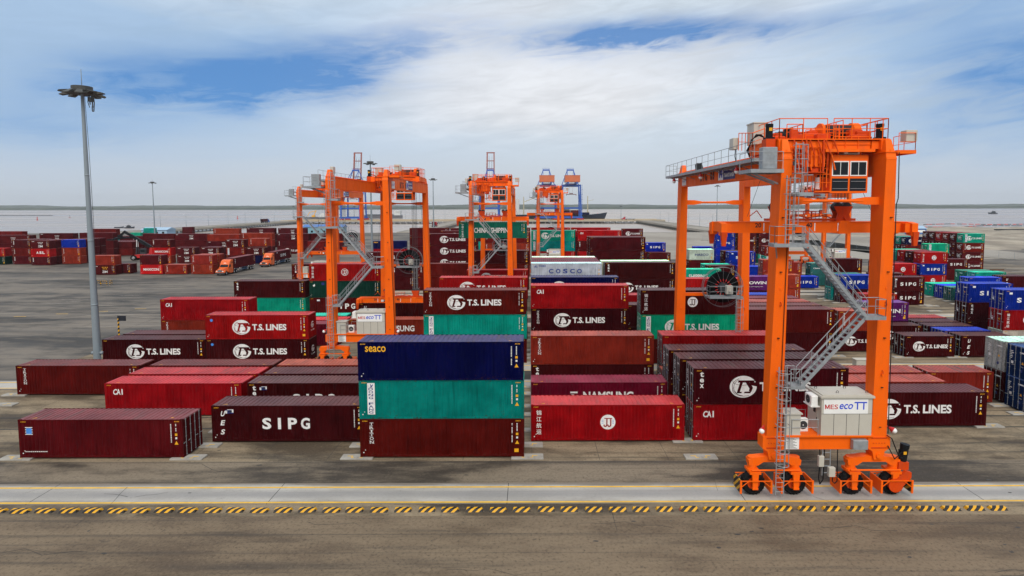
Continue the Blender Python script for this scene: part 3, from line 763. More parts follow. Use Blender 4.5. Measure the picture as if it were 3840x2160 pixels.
def container(x, y, z, L, hk, ckey, lkey, label, flip=False, rz=0., group='stacked shipping containers'):
    ms = meshes(L, hk); near = y < 116
    r = thing('shipping_container' if L == 40 else 'short_container', label, 'container', (x, y, z), rz+(math.pi if flip else 0), group)
    c = COLS[ckey]; k = rc.uniform(.86, 1.14)*(1.0 if y < 100 else (1.25 if y < 140 or ckey not in 'MB' else 1.9)); col = (c[0]*k, c[1]*k*rc.uniform(.85, 1.2), c[2]*k*rc.uniform(.85, 1.2), 1)  # distant boxes get a brighter colour, painting in the lift of haze
    def part(name, me, par=r):
        o = put(name, me, par); o.color = col; return o
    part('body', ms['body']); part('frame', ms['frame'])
    if y < 200:
        for i in (0, 1):
            d = part('door', ms['doors'][i])
            if near and (x > 0 or flip): part('lock_rods', ms['rods'][i], d)
        o = part('code_markings', rc.choice(ms['marks']))
        if flip: o.rotation_euler.z = math.pi
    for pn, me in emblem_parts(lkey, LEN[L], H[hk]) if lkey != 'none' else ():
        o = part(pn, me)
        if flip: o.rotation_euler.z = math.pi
    if lkey == 'tsl2': part('end_emblem', end_emblem(LEN[L], 1))
    if 'tsl' in lkey and x > 110: part('end_emblem', end_emblem(LEN[L], -1))
    NCON[0] += 1
    return r
TN = {1: [''], 2: ['lower of', 'upper of'], 3: ['bottom of', 'middle of', 'top of'], 4: ['bottom of', 'second lowest of', 'third up in', 'top of']}
DATA = [
(-38.1, 41.36, 40, 1, 'M2:box', 'with rusty pink roof, alone at front left', 'R'),
(-12.77, 41.36, 40, 1, 'B:triton G:df N:seaco', 'the front stack facing the kerb', ''),
(-25.38, 44.23, 40, 1, 'M:sipgues', 'on the ground left of the front stack', ''),
(-0.05, 44.23, 40, 1, 'R:jj', 'on the ground right of the front stack', ''),
(12.85, 44.23, 40, 1, 'R:cai M:textsl', 'the pair behind the biggest crane leg', ''),
(12.5, 47.1, 40, 1, 'M:none M:none', 'the second plain pair behind the biggest crane', ''),
(12.25, 49.97, 40, 1, 'B:none M:none', 'the third plain pair behind the biggest crane', ''),
(26.25, 47.1, 40, 1, 'M:tsl', 'on the ground right of the biggest crane', ''),
(24.9, 49.97, 40, 1, 'T:none', 'with pink-brown roof, first behind the one right of biggest crane', ''),
(24.85, 52.84, 40, 1, 'T:none', 'with pink-brown roof, second behind the one right of biggest crane', ''),
(37.55, 52.84, 20, 1, 'T:none', 'on the ground beside the white-topped pair', ''),
(-38.1, 49.97, 40, 1, 'R:cai', 'behind the lone front-left container', ''),
(-38.0, 52.84, 40, 1, 'R:none', 'with pink roof, second behind the lone front-left container', ''),
(-37.95, 55.71, 40, 1, 'B:none', 'with stained roof, third behind the lone front-left container', ''),
(-25.38, 49.97, 40, 1, 'M:texsipg', 'half hidden left of the front stack', ''),
(-25.28, 52.84, 40, 1, 'M:none', 'with roof seen only, fourth row left of front stack', ''),
(-25.28, 55.71, 40, 1, 'T:none', 'with faded roof, last row left of front stack', ''),
(-51.16, 55.71, 40, 1, 'B:triton', 'leftmost of the sixth row', ''),
(-0.05, 49.97, 40, 1, 'K:namsung', 'with pink roof, behind the round-badged red one', ''),
(-0.05, 55.71, 40, 1, 'M:tex T:triton', 'the brick-red pair right of the gap', ''),
(12.55, 52.84, 40, 1, 'T:none', 'peeking low beside the pink-roofed one', ''),
(13.0, 55.71, 40, 1, 'B:none R:none', 'the red pair behind three plain rows', ''),
(44.6, 52.84, 20, 1, 'M:none W:none', 'the white-topped pair at right edge', ''),
(44.4, 49.97, 20, 1, 'U2:none U2:none', 'the blue-door pair at right edge', ''),
(-38.57, 66.71, 40, 1, 'M:tsl2 R:tsl2', 'the globe pair left of second crane', ''),
(-50.85, 66.71, 40, 1, 'M:tsl', 'on the ground beside the tall lamp mast', ''),
(-50.4, 69.58, 40, 1, 'M:none', 'with only its roof seen behind lamp-mast container', ''),
(-51.21, 78.04, 40, 1, 'T:triton R:cai', 'the red pair beside the truck road', ''),
(-38.1, 75.32, 40, 1, 'K:none', 'first low roof behind the globe pair', ''),
(-37.9, 78.14, 40, 1, 'R2:none', 'second low roof behind the globe pair', ''),
(-38.8, 81.06, 40, 1, 'G:none', 'low behind the globe pair, roof in pale teal', ''),
(-25.38, 78.19, 40, 1, 'T:namsung', 'half hidden by the second crane cabinet', ''),
(-12.77, 66.71, 40, 1, 'B:none G:df B:tritontsl', 'the stack behind the front navy roof', ''),
(-12.77, 78.39, 40, 1, 'M:none M:none R:tsl', 'the red-topped stack behind it', ''),
(-0.07, 70.48, 40, 1, 'B:none M:tritontsl R:cai', 'the red-topped stack right of the gap', ''),
(-0.05, 78.69, 40, 1, 'M:none M:none N:tsl', 'the navy-topped stack right of the gap', ''),
(12.85, 66.4, 40, 1, 'B:none G:dftsl M:jj', 'the stack behind the biggest crane far leg', ''),
(12.3, 73.05, 40, 1, 'M:none M:none', 'the dark pair squeezed between taller stacks', ''),
(12.35, 81.06, 40, 1, 'R:none R:none', 'the pink-roofed red pair between taller stacks', ''),
(25.2, 69.58, 40, 1, 'M:none B:none', 'the dark brown pair inside the biggest crane', ''),
(25.1, 72.45, 40, 1, 'B:none B:none', 'the first roofs row inside the biggest crane', ''),
(25.0, 75.32, 40, 1, 'T:none T:none', 'the second roofs row inside the biggest crane', ''),
(24.8, 78.19, 40, 1, 'M:none K:none', 'the third roofs row inside the biggest crane', ''),
(24.6, 81.26, 40, 1, 'M:none U:none', 'the blue-roofed row inside the biggest crane', ''),
(39.1, 71.8, 20, 0, 'M:tsl T:triton', 'the short pair behind the crane stairs', ''),
(45.9, 77.8, 20, 0, 'M:none P:cowin', 'the purple-topped pair right of biggest crane', ''),
(46.0, 75.0, 20, 0, 'M:tsl', 'below the purple one right of crane', ''),
(45.9, 69.0, 20, 0, 'M:tsl', 'on pads at the right yard front', ''),
(52.8, 69.0, 20, 0, 'M:ues', 'next to the globe one, right yard front', ''),
(52.6, 71.9, 20, 0, 'U:none', 'with bright blue roof, right yard second row', ''),
(52.7, 74.7, 20, 0, 'M:none', 'with plain roof, right yard third row', ''),
(52.9, 77.5, 20, 0, 'M:none', 'with plain roof, right yard fourth row', ''),
(53.1, 80.4, 20, 0, 'R:none', 'with pink roof, right yard fifth row', ''),
(60.1, 77.8, 20, 0, 'M:none M:tex U:sipg', 'the tall blue-topped stack near right edge', ''),
(60.3, 72.0, 20, 0, 'Y:none R:jj U:sipg', 'the tall blue-topped stack cut by right edge', ''),
(-50.9, 97.0, 40, 1, 'G:none M:tex', 'the maroon-over-teal pair by the truck road', ''),
(-38.0, 97.0, 40, 1, 'B:sipg D:small R:jj2', 'the red-topped stack seen through second crane', ''),
(-12.9, 113.0, 40, 1, 'M:none R:tsl', 'the red pair below the central crane', ''),
(-0.05, 97.6, 40, 1, 'M:none M:none W2:cosco', 'the grey-topped stack right of the gap', ''),
(-0.05, 100.47, 40, 1, 'M:none M:none K:none', 'the first roof row behind the grey one', ''),
(0.0, 103.34, 40, 1, 'M:none M:none M:none', 'the second roof row behind the grey one', ''),
(0.05, 106.21, 40, 1, 'M:none M:none K:none', 'the third roof row behind the grey one', ''),
(0.1, 109.08, 40, 1, 'M:none M:none W:none', 'the white-roofed row behind the grey one', ''),
(12.75, 98.4, 40, 1, 'R:none M:tsl M:tex', 'the maroon stack beside the grey one', ''),
(12.45, 101.3, 40, 1, 'M:none M:none W:none', 'the pale-roofed stack behind the maroon one', ''),
(25.75, 113.5, 40, 1, 'M:none G:china', 'the teal pair behind the cable reel', ''),
(25.75, 98.9, 40, 1, 'M:none R:jj', 'the red pair behind the cable reel', ''),
(39.2, 106.5, 20, 0, 'M:none P:cowin', 'the purple-topped pair behind biggest crane leg', ''),
(45.6, 108.8, 20, 0, 'T:none T:none', 'the red-brown pair beside the purple one', ''),
(45.8, 112.4, 20, 0, 'M:none T:none T:none', 'the red-brown stack with doors, behind purple', ''),
(60.3, 114.0, 20, 0, 'M:none B:none M:none', 'the maroon stack behind the crane stairs', ''),
(59.0, 108.0, 20, 0, 'M:tex U:sipg', 'the blue-topped pair behind the crane stairs', ''),
(58.6, 110.7, 20, 0, 'G:none S:none', 'the slate-roofed pair behind crane stairs', ''),
(67.1, 105.4, 20, 0, 'M:sipg M:tritonsipg', 'the lettered maroon pair right of biggest crane', ''),
(67.0, 111.2, 20, 0, 'M:none M:none', 'the plain pair behind the lettered maroon pair', ''),
(59.6, 101.6, 20, 0, 'R:none', 'low beside the lettered maroon pair', ''),
(81.6, 109.8, 20, 0, 'S:none', 'nearest of three low ends right of maroon pair', ''),
(81.7, 112.4, 20, 0, 'U:none', 'middle of three low ends right of maroon pair', ''),
(81.6, 115.2, 20, 0, 'G:none', 'farthest of three low ends right of maroon pair', ''),
(80.6, 104.4, 20, 0, 'U:none U:none', 'the blue pair before the teal pairs', ''),
(88.2, 112.6, 20, 0, 'G:none G:none', 'the nearer teal pair, right yard', ''),
(88.0, 115.5, 20, 0, 'G:none S:none', 'the farther teal pair, right yard', ''),
(88.5, 106.5, 20, 0, 'M:none M:ues', 'the maroon pair at far right edge', ''),
(-52.7, 125.0, 40, 1, 'B:none B:triton', 'the brown pair by the left crane ladder', ''),
(-38.0, 125.5, 40, 1, 'M:none M:sipgues', 'the low red pair seen through second crane', ''),
(-38.3, 128.4, 40, 1, 'M:none M:none', 'the plain pair behind that low red pair', ''),
(-25.6, 142.0, 40, 1, 'R:tsl M:tsl M:tsl M:tsl', 'the tall globe stack left of central crane', ''),
(-25.2, 125.5, 40, 1, 'B:none B:triton', 'the low brown pair left of central crane', ''),
(-25.0, 157.0, 40, 1, 'M:none M:tsl G:dftsl M:tsl', 'the teal-banded stack behind central crane', ''),
(-12.6, 150.0, 40, 1, 'B:none B:none T:triton B:triton', 'the brown stack inside the central crane', ''),
(-12.7, 125.5, 40, 1, 'M:none B:none M:none', 'the maroon stack at the central crane foot', ''),
(12.85, 125.2, 40, 1, 'M:none B:none M:none M:none', 'the dark stack right of the teal stack', ''),
(12.65, 128.2, 40, 1, 'M:none M:none B:none B:none', 'the rusty stack behind the dark one', ''),
(38.5, 139.0, 20, 0, 'R:none M:none W3:hasco', 'the white-topped stack near the basin', ''),
(39.2, 126.0, 20, 0, 'M:none M:ues', 'the maroon pair before the white-topped stack', ''),
(39.1, 129.0, 20, 0, 'G:none G:none', 'the teal pair before the white-topped stack', ''),
(45.5, 124.0, 20, 0, 'U:none U:none', 'the front blue pair inside biggest crane', ''),
(45.7, 131.5, 20, 0, 'U:none U:none U:sipg', 'the lettered blue stack inside biggest crane', ''),
(45.4, 134.5, 20, 0, 'M:none M:none M:none', 'the maroon-door stack behind the blue stack', ''),
(58.3, 127.0, 20, 0, 'U:sipg', 'alone on pads inside the biggest crane', ''),
(57.3, 133.0, 20, 0, 'T:none T:none', 'the red-brown pair behind the lone blue one', ''),
(64.4, 131.0, 20, 0, 'S:none S:china', 'the slate pair beside the crane stairs', ''),
(72.2, 181.0, 20, 1, 'G:dftsl M:tsl M:tsl M:tsl', 'the globe stack over teal, far inside biggest crane', ''),
(65.4, 181.0, 20, 1, 'M:none M:none M:tsl M:none', 'the stack joining that globe stack', ''),
(88.5, 129.2, 20, 0, 'R:jj U:sipg R:jj', 'the red and blue badge stack, right yard', ''),
(88.4, 132.1, 20, 0, 'M:none M:none M:none', 'the first end row behind the badge stack', ''),
(88.4, 134.97, 20, 0, 'M:none M:none R:none', 'the second end row behind the badge stack', ''),
(88.4, 137.84, 20, 0, 'M:none M:none G:none', 'the third end row behind the badge stack', ''),
(81.4, 128.9, 20, 0, 'M:none R:jj', 'the red badge pair beside biggest crane leg', ''),
(81.3, 131.8, 20, 0, 'M:none K:none', 'the pink roof row behind red badge pair', ''),
(81.3, 134.67, 20, 0, 'M:none M:none', 'the maroon roof row behind red badge pair', ''),
(101.7, 140.0, 20, 0, 'M:none M:sipg', 'the lettered pair right of badge stack', ''),
(109.2, 157.0, 20, 0, 'M:none M:tsl G:df', 'the teal-topped stack before the globe tower', ''),
(95.8, 158.0, 20, 0, 'M:none G:tsl', 'the teal globe pair by the right leg', ''),
(121.6, 160.4, 20, 0, 'M:tsl M:tsl B:tritontsl G:dftsl', 'the teal-topped globe tower, far right yard', ''),
(121.6, 163.3, 20, 0, 'M:none M:none M:none M:tsl', 'the first end row behind the globe tower', ''),
(121.6, 166.17, 20, 0, 'M:none M:none M:none B:tsl', 'the second end row behind the globe tower', ''),
(121.6, 169.04, 20, 0, 'M:none M:none M:none R:tsl', 'the third end row behind the globe tower', ''),
(121.6, 171.91, 20, 0, 'M:none M:none M:none M:tsl', 'the fourth end row behind the globe tower', ''),
(121.6, 174.78, 20, 0, 'M:none M:none M:none M:tsl', 'the last end row behind the globe tower', ''),
(124.9, 190.0, 20, 0, 'M:none B:none N:tsl', 'the navy-topped stack, far right yard', ''),
(124.9, 192.9, 20, 0, 'M:none M:none G:tsl', 'the teal-ended row behind the navy stack', ''),
(124.9, 195.77, 20, 0, 'M:none M:none M:tsl', 'the maroon-ended row behind the navy stack', ''),
(-0.05, 158.5, 40, 1, 'B:none R:tsl G:df G:dftsl', 'the tall teal stack right of central crane', ''),
(0.35, 161.4, 40, 1, 'M:none M:none N:none M:none', 'the navy row behind the tall teal stack', ''),
(12.85, 158.5, 40, 1, 'R2:none R:none M:tex R:cai', 'the tall red stack right of the teal', ''),
(-0.05, 178.0, 40, 1, 'M:none M:none M:none R:none', 'the plain red stack nearest the basin', ''),
(12.45, 178.0, 40, 1, 'M:none M:none M:none R:cai', 'the lettered red stack nearest the basin', ''),
(27.0, 169.0, 20, 1, 'M:none M:none M:none M:tsl', 'the short globe stack nearest the basin', ''),
(32.6, 164.0, 20, 0, 'M:none M:none U:sipg', 'the blue-topped stack before the apron', ''),
(33.3, 161.0, 20, 0, 'M:none M:none', 'the low maroon pair before the apron', ''),
(58.6, 181.0, 20, 0, 'U:none U:none U:sipg U:none', 'the tall blue stack by the apron', ''),
(52.4, 183.5, 20, 0, 'U:none U:none', 'the low blue pair by the apron', ''),
(-57.5, 206.0, 40, 1, 'R:none N:seaco', 'the navy pair beyond the second crane', ''),
(-45.5, 157.0, 40, 1, 'M:none M:sipg', 'the lettered pair between the second crane legs', ''),
(-25.0, 176.0, 40, 1, 'M:none M:none M:none M:none', 'the far roof row left of central crane', ''),
(-38.0, 178.0, 40, 1, 'M:none M:none M:none M:none', 'the far roof row by second crane leg', ''),
(-12.5, 179.0, 40, 1, 'M:none M:none M:none B:none', 'the far roof row inside central crane', ''),
(61.5, 150.0, 20, 0, 'B:tex G:df B:triton', 'the stack at the far inner crane foot', ''),
(-174.08, 182.0, 20, 0, 'D:none R:none', 'the pair at the far left edge', ''),
(-166.56, 183.0, 20, 0, 'M:tex B:triton M:tex', 'the dark stack left of the bright-banded one', ''),
(-157.86, 179.8, 20, 0, 'M:tex R2:asl M:zim', 'the bright-red-banded stack, far left', ''),
(-151.33, 183.7, 20, 0, 'T:triton T:triton U:none', 'the blue-topped stack left of lamp mast', ''),
(-151.3, 186.6, 20, 0, 'M:none M:none M:zim', 'the first row behind the blue-topped stack', ''),
(-151.3, 189.47, 20, 0, 'M:none M:none M:zim', 'the second row behind the blue-topped stack', ''),
(-151.3, 192.34, 20, 0, 'M:none M:none M:zim', 'the third row behind the blue-topped stack', ''),
(-157.9, 182.7, 20, 0, 'M:none B:none M:none', 'the first row behind the bright-banded stack', ''),
(-157.9, 185.57, 20, 0, 'M:none B:none M:none', 'the second row behind the bright-banded stack', ''),
(-166.5, 185.9, 20, 0, 'M:none B:none M:none', 'the first row behind the dark stack', ''),
(-166.5, 188.77, 20, 0, 'M:none B:none M:none', 'the second row behind the dark stack', ''),
(-179.13, 208.0, 40, 1, 'G:none M:zim M:zim', 'the long dotted stack behind the bright-banded one', ''),
(-166.8, 211.0, 40, 1, 'M:none M:none M:none', 'the plain long stack behind blue-topped one', ''),
(-183.27, 195.0, 40, 1, 'M:none M:zim M:zim', 'the long dotted stack at left edge', ''),
(-211.79, 224.0, 40, 1, 'M:none M:none B:none', 'the brown-topped stack at far left edge', ''),
(-191.68, 247.0, 40, 1, 'M:none G:none B:triton', 'the brown-over-teal stack by the water', ''),
(-161.9, 214.0, 40, 0, 'B:none M:none', 'the long pair behind the black lifter', ''),
(-161.6, 216.9, 40, 0, 'M:none M:none', 'the first row behind the long lifter pair', ''),
(-161.6, 219.77, 40, 0, 'M:none M:none', 'the second row behind the long lifter pair', ''),
(-119.09, 154.6, 20, 0, 'M:zimy T:none', 'the rusty pair beside the tall lamp mast', ''),
(-117.0, 157.6, 20, 0, 'M:none', 'low behind the rusty pair', ''),
(-106.93, 155.5, 20, 0, 'R2:maxicon M:none', 'the maroon-over-red pair before the lifter', ''),
(-100.26, 155.5, 20, 0, 'T:triton', 'on the ground between two front pairs, left yard', ''),
(-93.07, 155.5, 20, 0, 'T:triton T:triton', 'the red-brown pair beside the first truck', ''),
(-92.8, 158.4, 20, 0, 'T:none T:none', 'the second row behind the first truck', ''),
(-122.25, 183.7, 20, 0, 'T:none R2:maxicon M:tex', 'the red-banded stack behind the lifter', ''),
(-114.93, 184.7, 20, 0, 'M:zim M:zim', 'the dotted pair right of red-banded stack', ''),
(-106.74, 184.0, 20, 0, 'M:none M:zim', 'the second dotted pair right of red-banded stack', ''),
(-106.6, 186.9, 20, 0, 'M:none M:none', 'the row behind the second dotted pair', ''),
(-98.12, 183.0, 20, 0, 'M:none B:df M:zim', 'the dotted stack behind the first truck', ''),
(-92.0, 184.0, 20, 0, 'N:none M:zim', 'the dotted-over-navy pair between trucks', ''),
(-93.57, 189.0, 20, 0, 'M:none M:none T:triton', 'the red-brown-topped stack behind the trucks', ''),
(-114.37, 225.0, 40, 0, 'M:none T:none T:triton', 'the long red-brown stack, left yard back', ''),
(-122.68, 216.0, 40, 0, 'M:none M:zim T:none', 'the long brown stack, left yard back', ''),
(-137.97, 221.0, 40, 0, 'M:none M:none M:zim', 'the long dotted stack, left yard back', ''),
(-150.4, 221.0, 40, 0, 'M:none M:none M:none', 'the long plain stack, left yard back', ''),
(-98.11, 220.0, 40, 0, 'M:tsl M:triton M:zim', 'the dotted stack by the far left crane', ''),
(-85.6, 221.5, 40, 0, 'M:none M:none M:none', 'the plain stack inside the far left crane', ''),
(-84.2, 214.5, 20, 0, 'M:none B:none', 'the brown pair at the far left crane', ''),
(-209.53, 343.05, 20, 1, 'M:none M:none', 'the small far pair by the trestle', ''),
(-150.52, 270.35, 40, 0, 'M:none M:none T:triton', 'the far brown-topped stack by the trestle', ''),
(-125.85, 252.6, 40, 1, 'M:none M:none M:zim', 'the farthest dotted stack by the trestle', ''),
(-111.5, 251.5, 40, 1, 'M:none M:none M:zim', 'the second farthest dotted stack by the trestle', ''),
(-222.6, 328.0, 20, 1, 'B:none G:none', 'the far teal pair by the water', ''),
(-233.47, 332.52, 20, 1, 'G:none', 'lowest by the water, far left yard', ''),
(-174.48, 242.0, 40, 1, 'M:none M:zim', 'the low far pair above the lifter', ''),

]
PADS = set()
for (x, y, L, hk, tiers, phrase, opt) in DATA:
    ts = tiers.split(); n = len(ts); h = H[hk]
    Lm = LEN[L]
    for i, tk in enumerate(ts):
        ck, lk = tk.split(':')
        desc = ('' if L == 40 else 'short ')+CN[ck]+' container'+(' with '+LN[lk] if lk != 'none' else '')
        if n == 1 and phrase.startswith('with ') and lk != 'none': phrase = phrase.split(', ')[-1]
        lab_ = desc+' '+(TN[n][i]+' ' if n > 1 else '')+phrase
        if len(lab_.replace('-', ' ').split()) > 16: lab_ = ('' if L == 40 else 'short ')+CN[ck]+' container '+(TN[n][i]+' ' if n > 1 else '')+phrase
        if len(lab_.replace('-', ' ').split()) > 16: lab_ = lab_.replace('with pink-brown roof, ', '').replace('with stained roof, ', '').replace('with pink roof, ', '')
        j = .0 if i == 0 else rc.uniform(-.03, .03)
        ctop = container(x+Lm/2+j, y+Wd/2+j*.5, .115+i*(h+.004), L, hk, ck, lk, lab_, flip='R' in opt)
    if y < 90 or x > 40:
        for xe in (x-.25, x+Lm+.25):
            for ye in (y+.15, y+Wd-.15): PADS.add((round(xe*1), round(ye*1.), xe, ye))
# corner pads cast on the bed under the stacks, with angle marks in yellow
pb = MB().bbox(-1.2, 1.2, -.42, .42, 0, .11, .03)
for sx in (-1, 1):
    for a, c_, d, e in ((.35, .42, -.3, .1), (.42, .75, -.02, .07), (.2, .35, -.3, -.22)):
        x0, x1 = sorted((sx*a, sx*c_)); pb.add([(x0, d, .1122), (x1, d, .1122), (x1, e, .1122), (x0, e, .1122)], [(0, 1, 2, 3)], 1)
pme = pb.mesh('concrete_pad', [M_CONC, M_YLINE])
done = []
for (_, _, xe, ye) in sorted(PADS):
    if any(abs(xe-a) < 1.9 and abs(ye-b_) < .95 for a, b_ in done): continue
    done.append((xe, ye))
for a, b_ in ((-50.3, 41.3), (-50.1, 53), (-12.9, 44.3), (-.2, 44.2), (12.6, 41.4), (12.7, 44.3), (38.7, 46.9), (38.9, 49.6), (44.6, 44.0), (25.3, 41.5), (51.5, 46.9), (-25.5, 41.4), (71, 99.5), (74, 104.5)):
    if not any(abs(a-p) < 2.3 and abs(b_-q_) < .9 for p, q_ in done): done.append((a, b_))
for xe, ye in done:
    o = put('concrete_pad', pme, None, (xe, ye, .005))
    tag(o, 'flat pale concrete pad with yellow angle marks under container corners', 'pad', 'concrete pads under the container corners')

# ------------------------------------------------------------------ rubber tyred gantry cranes
def rail(b, pts, h=1.1, r=.022, step=1.3, mids=1, mi=0):
    """handrail along a polyline of floor points"""
    for a, c in zip(pts, pts[1:]):
        a, c = Vector(a), Vector(c); n = max(1, round((c-a).length/step))
        for i in range(n+1):
            p = a.lerp(c, i/n); b.tube(p, p+Vector((0, 0, h)), r, 5, mi=mi)
        up = Vector((0, 0, h)); b.tube(a+up, c+up, r*1.1, 5, mi=mi)
        for k in range(mids):
            u = Vector((0, 0, h*(k+1)/(mids+1))); b.tube(a+u, c+u, r*.8, 5, mi=mi)
def ladder(b, x, y, z0, z1, w=.45, cage=None, mi=0, back=-1):
    for s in (-1, 1): b.box(x+s*w/2-.025, x+s*w/2+.025, y-.03, y+.03, z0, z1, mi)
    z = z0+.3
    while z < z1: b.tube((x-w/2, y, z), (x+w/2, y, z), .014, 5, mi=mi); z += .3
    if cage:
        za, zb = cage; rr = .38; n = max(2, round((zb-za)/.85))
        for i in range(n+1):
            zc = za+(zb-za)*i/n
            P = [(x-rr, y, zc)]+[(x-rr*math.cos(t), y+back*(.3+rr*math.sin(t)), zc) for t in [math.pi*k/8 for k in range(9)]]+[(x+rr, y, zc)]
            b.path(P, .022, 5, mi)
        for t in (0, math.pi/4, math.pi/2, 3*math.pi/4, math.pi):
            p = (x-rr*math.cos(t), y+back*(.3+rr*math.sin(t)))
            b.tube((p[0], p[1], za), (p[0], p[1], zb), .018, 5, mi=mi)
def stairs(b, a, c, y0, y1, mi=0):   # flight in the xz plane from low a=(x,z) to high c
    (xa, za), (xb, zb) = a, c; n = int((zb-za)/.24)
    for yy in (y0, y1):
        b.beam((xa, yy, za-.05), (xb, yy, zb-.05), .05, .26, mi, up=(0, 1, 0)) if 0 else b.hexa([(xa, yy-.03, za-.2), (xa, yy+.03, za-.2), (xb, yy+.03, zb-.2), (xb, yy-.03, zb-.2), (xa, yy-.03, za+.1), (xa, yy+.03, za+.1), (xb, yy+.03, zb+.1), (xb, yy-.03, zb+.1)], mi)
        m_ = max(2, int(math.hypot(xb-xa, zb-za)/1.3))
        for i in range(m_+1):
            X, Z = xa+(xb-xa)*i/m_, za+(zb-za)*i/m_
            b.tube((X, yy, Z), (X, yy, Z+1.05), .024, 5, mi=mi)
        for hh in (1.05, .55): b.tube((xa, yy, za+hh), (xb, yy, zb+hh), .024, 5, mi=mi)
    for i in range(1, n):
        X, Z = xa+(xb-xa)*i/n, za+(zb-za)*i/n
        b.box(X-.13, X+.13, y0, y1, Z-.02, Z+.02, mi)
def grating(b, x0, x1, y0, y1, z, mi=0):
    b.box(x0, x1, y0, y1, z-.05, z, mi)
    for q in ((x0-.02, x1+.02, y0-.03, y0), (x0-.02, x1+.02, y1, y1+.03)): b.box(q[0], q[1], q[2], q[3], z-.16, z+.06, mi)
    for q in ((x0-.03, x0, y0, y1), (x1, x1+.03, y0, y1)): b.box(q[0], q[1], q[2], q[3], z-.16, z+.06, mi)
SP = 23.4
def wheel_mesh():
    t = MB(); R_, w = .76, .26
    prof = [(.40, -w*.8), (.62, -w), (.71, -w*.92), (.755, -w*.5), (.755, w*.5), (.71, w*.92), (.62, w), (.40, w*.8)]
    n = 30
    V = [(p*math.cos(2*math.pi*i/n), yy, p*math.sin(2*math.pi*i/n)) for i in range(n) for p, yy in prof]
    k = len(prof)
    t.add(V, [(i*k+j, ((i+1) % n)*k+j, ((i+1) % n)*k+j+1, i*k+j+1) for i in range(n) for j in range(k-1)])
    for i in range(22):
        a = 2*math.pi*i/22; c, s = math.cos(a), math.sin(a)
        for sg in (-1, 1):
            c2, s2 = math.cos(a+.10), math.sin(a+.10)
            c3, s3 = math.cos(a+.16), math.sin(a+.16); c4, s4 = math.cos(a+.06), math.sin(a+.06)
            t.hexa([(.74*c, 0, .74*s), (.74*c4, 0, .74*s4), (.71*c3, sg*w*.95, .71*s3), (.71*c2, sg*w*.95, .71*s2), (.785*c, 0, .785*s), (.785*c4, 0, .785*s4), (.745*c3, sg*w*.95, .745*s3), (.745*c2, sg*w*.95, .745*s2)])
    r = MB(); r.disc((0, 0, 0), (0, 1, 0), .1, .42, .38, 24); r.disc((0, -.2, 0), (0, 1, 0), .02, .16, .12, 14)
    for i in range(8):
        a = 2*math.pi*i/8; r.tube((.26*math.cos(a), -.2, .26*math.sin(a)), (.26*math.cos(a), -.225, .26*math.sin(a)), .025, 6)
    return t.mesh('tyre', M_RUBBER), r.mesh('rim', M_ORDARK)
WT, WR = wheel_mesh()
def lamp(par, p, aim=(0, 0, -1)):
    b = MB(); q = Vector(p); a = Vector(aim).normalized()
    b.tube(q, q+a*.22, .05, 8); b.tube(q+a*.18, q+a*.42, .08, 10, .19)
    o = b.build('work_light', M_REDP, par); l = MB(); l.ball(tuple(q+a*.48), .17, 10, 6); smooth(l.build('lamp_bowl', M_WINF, o)); return o
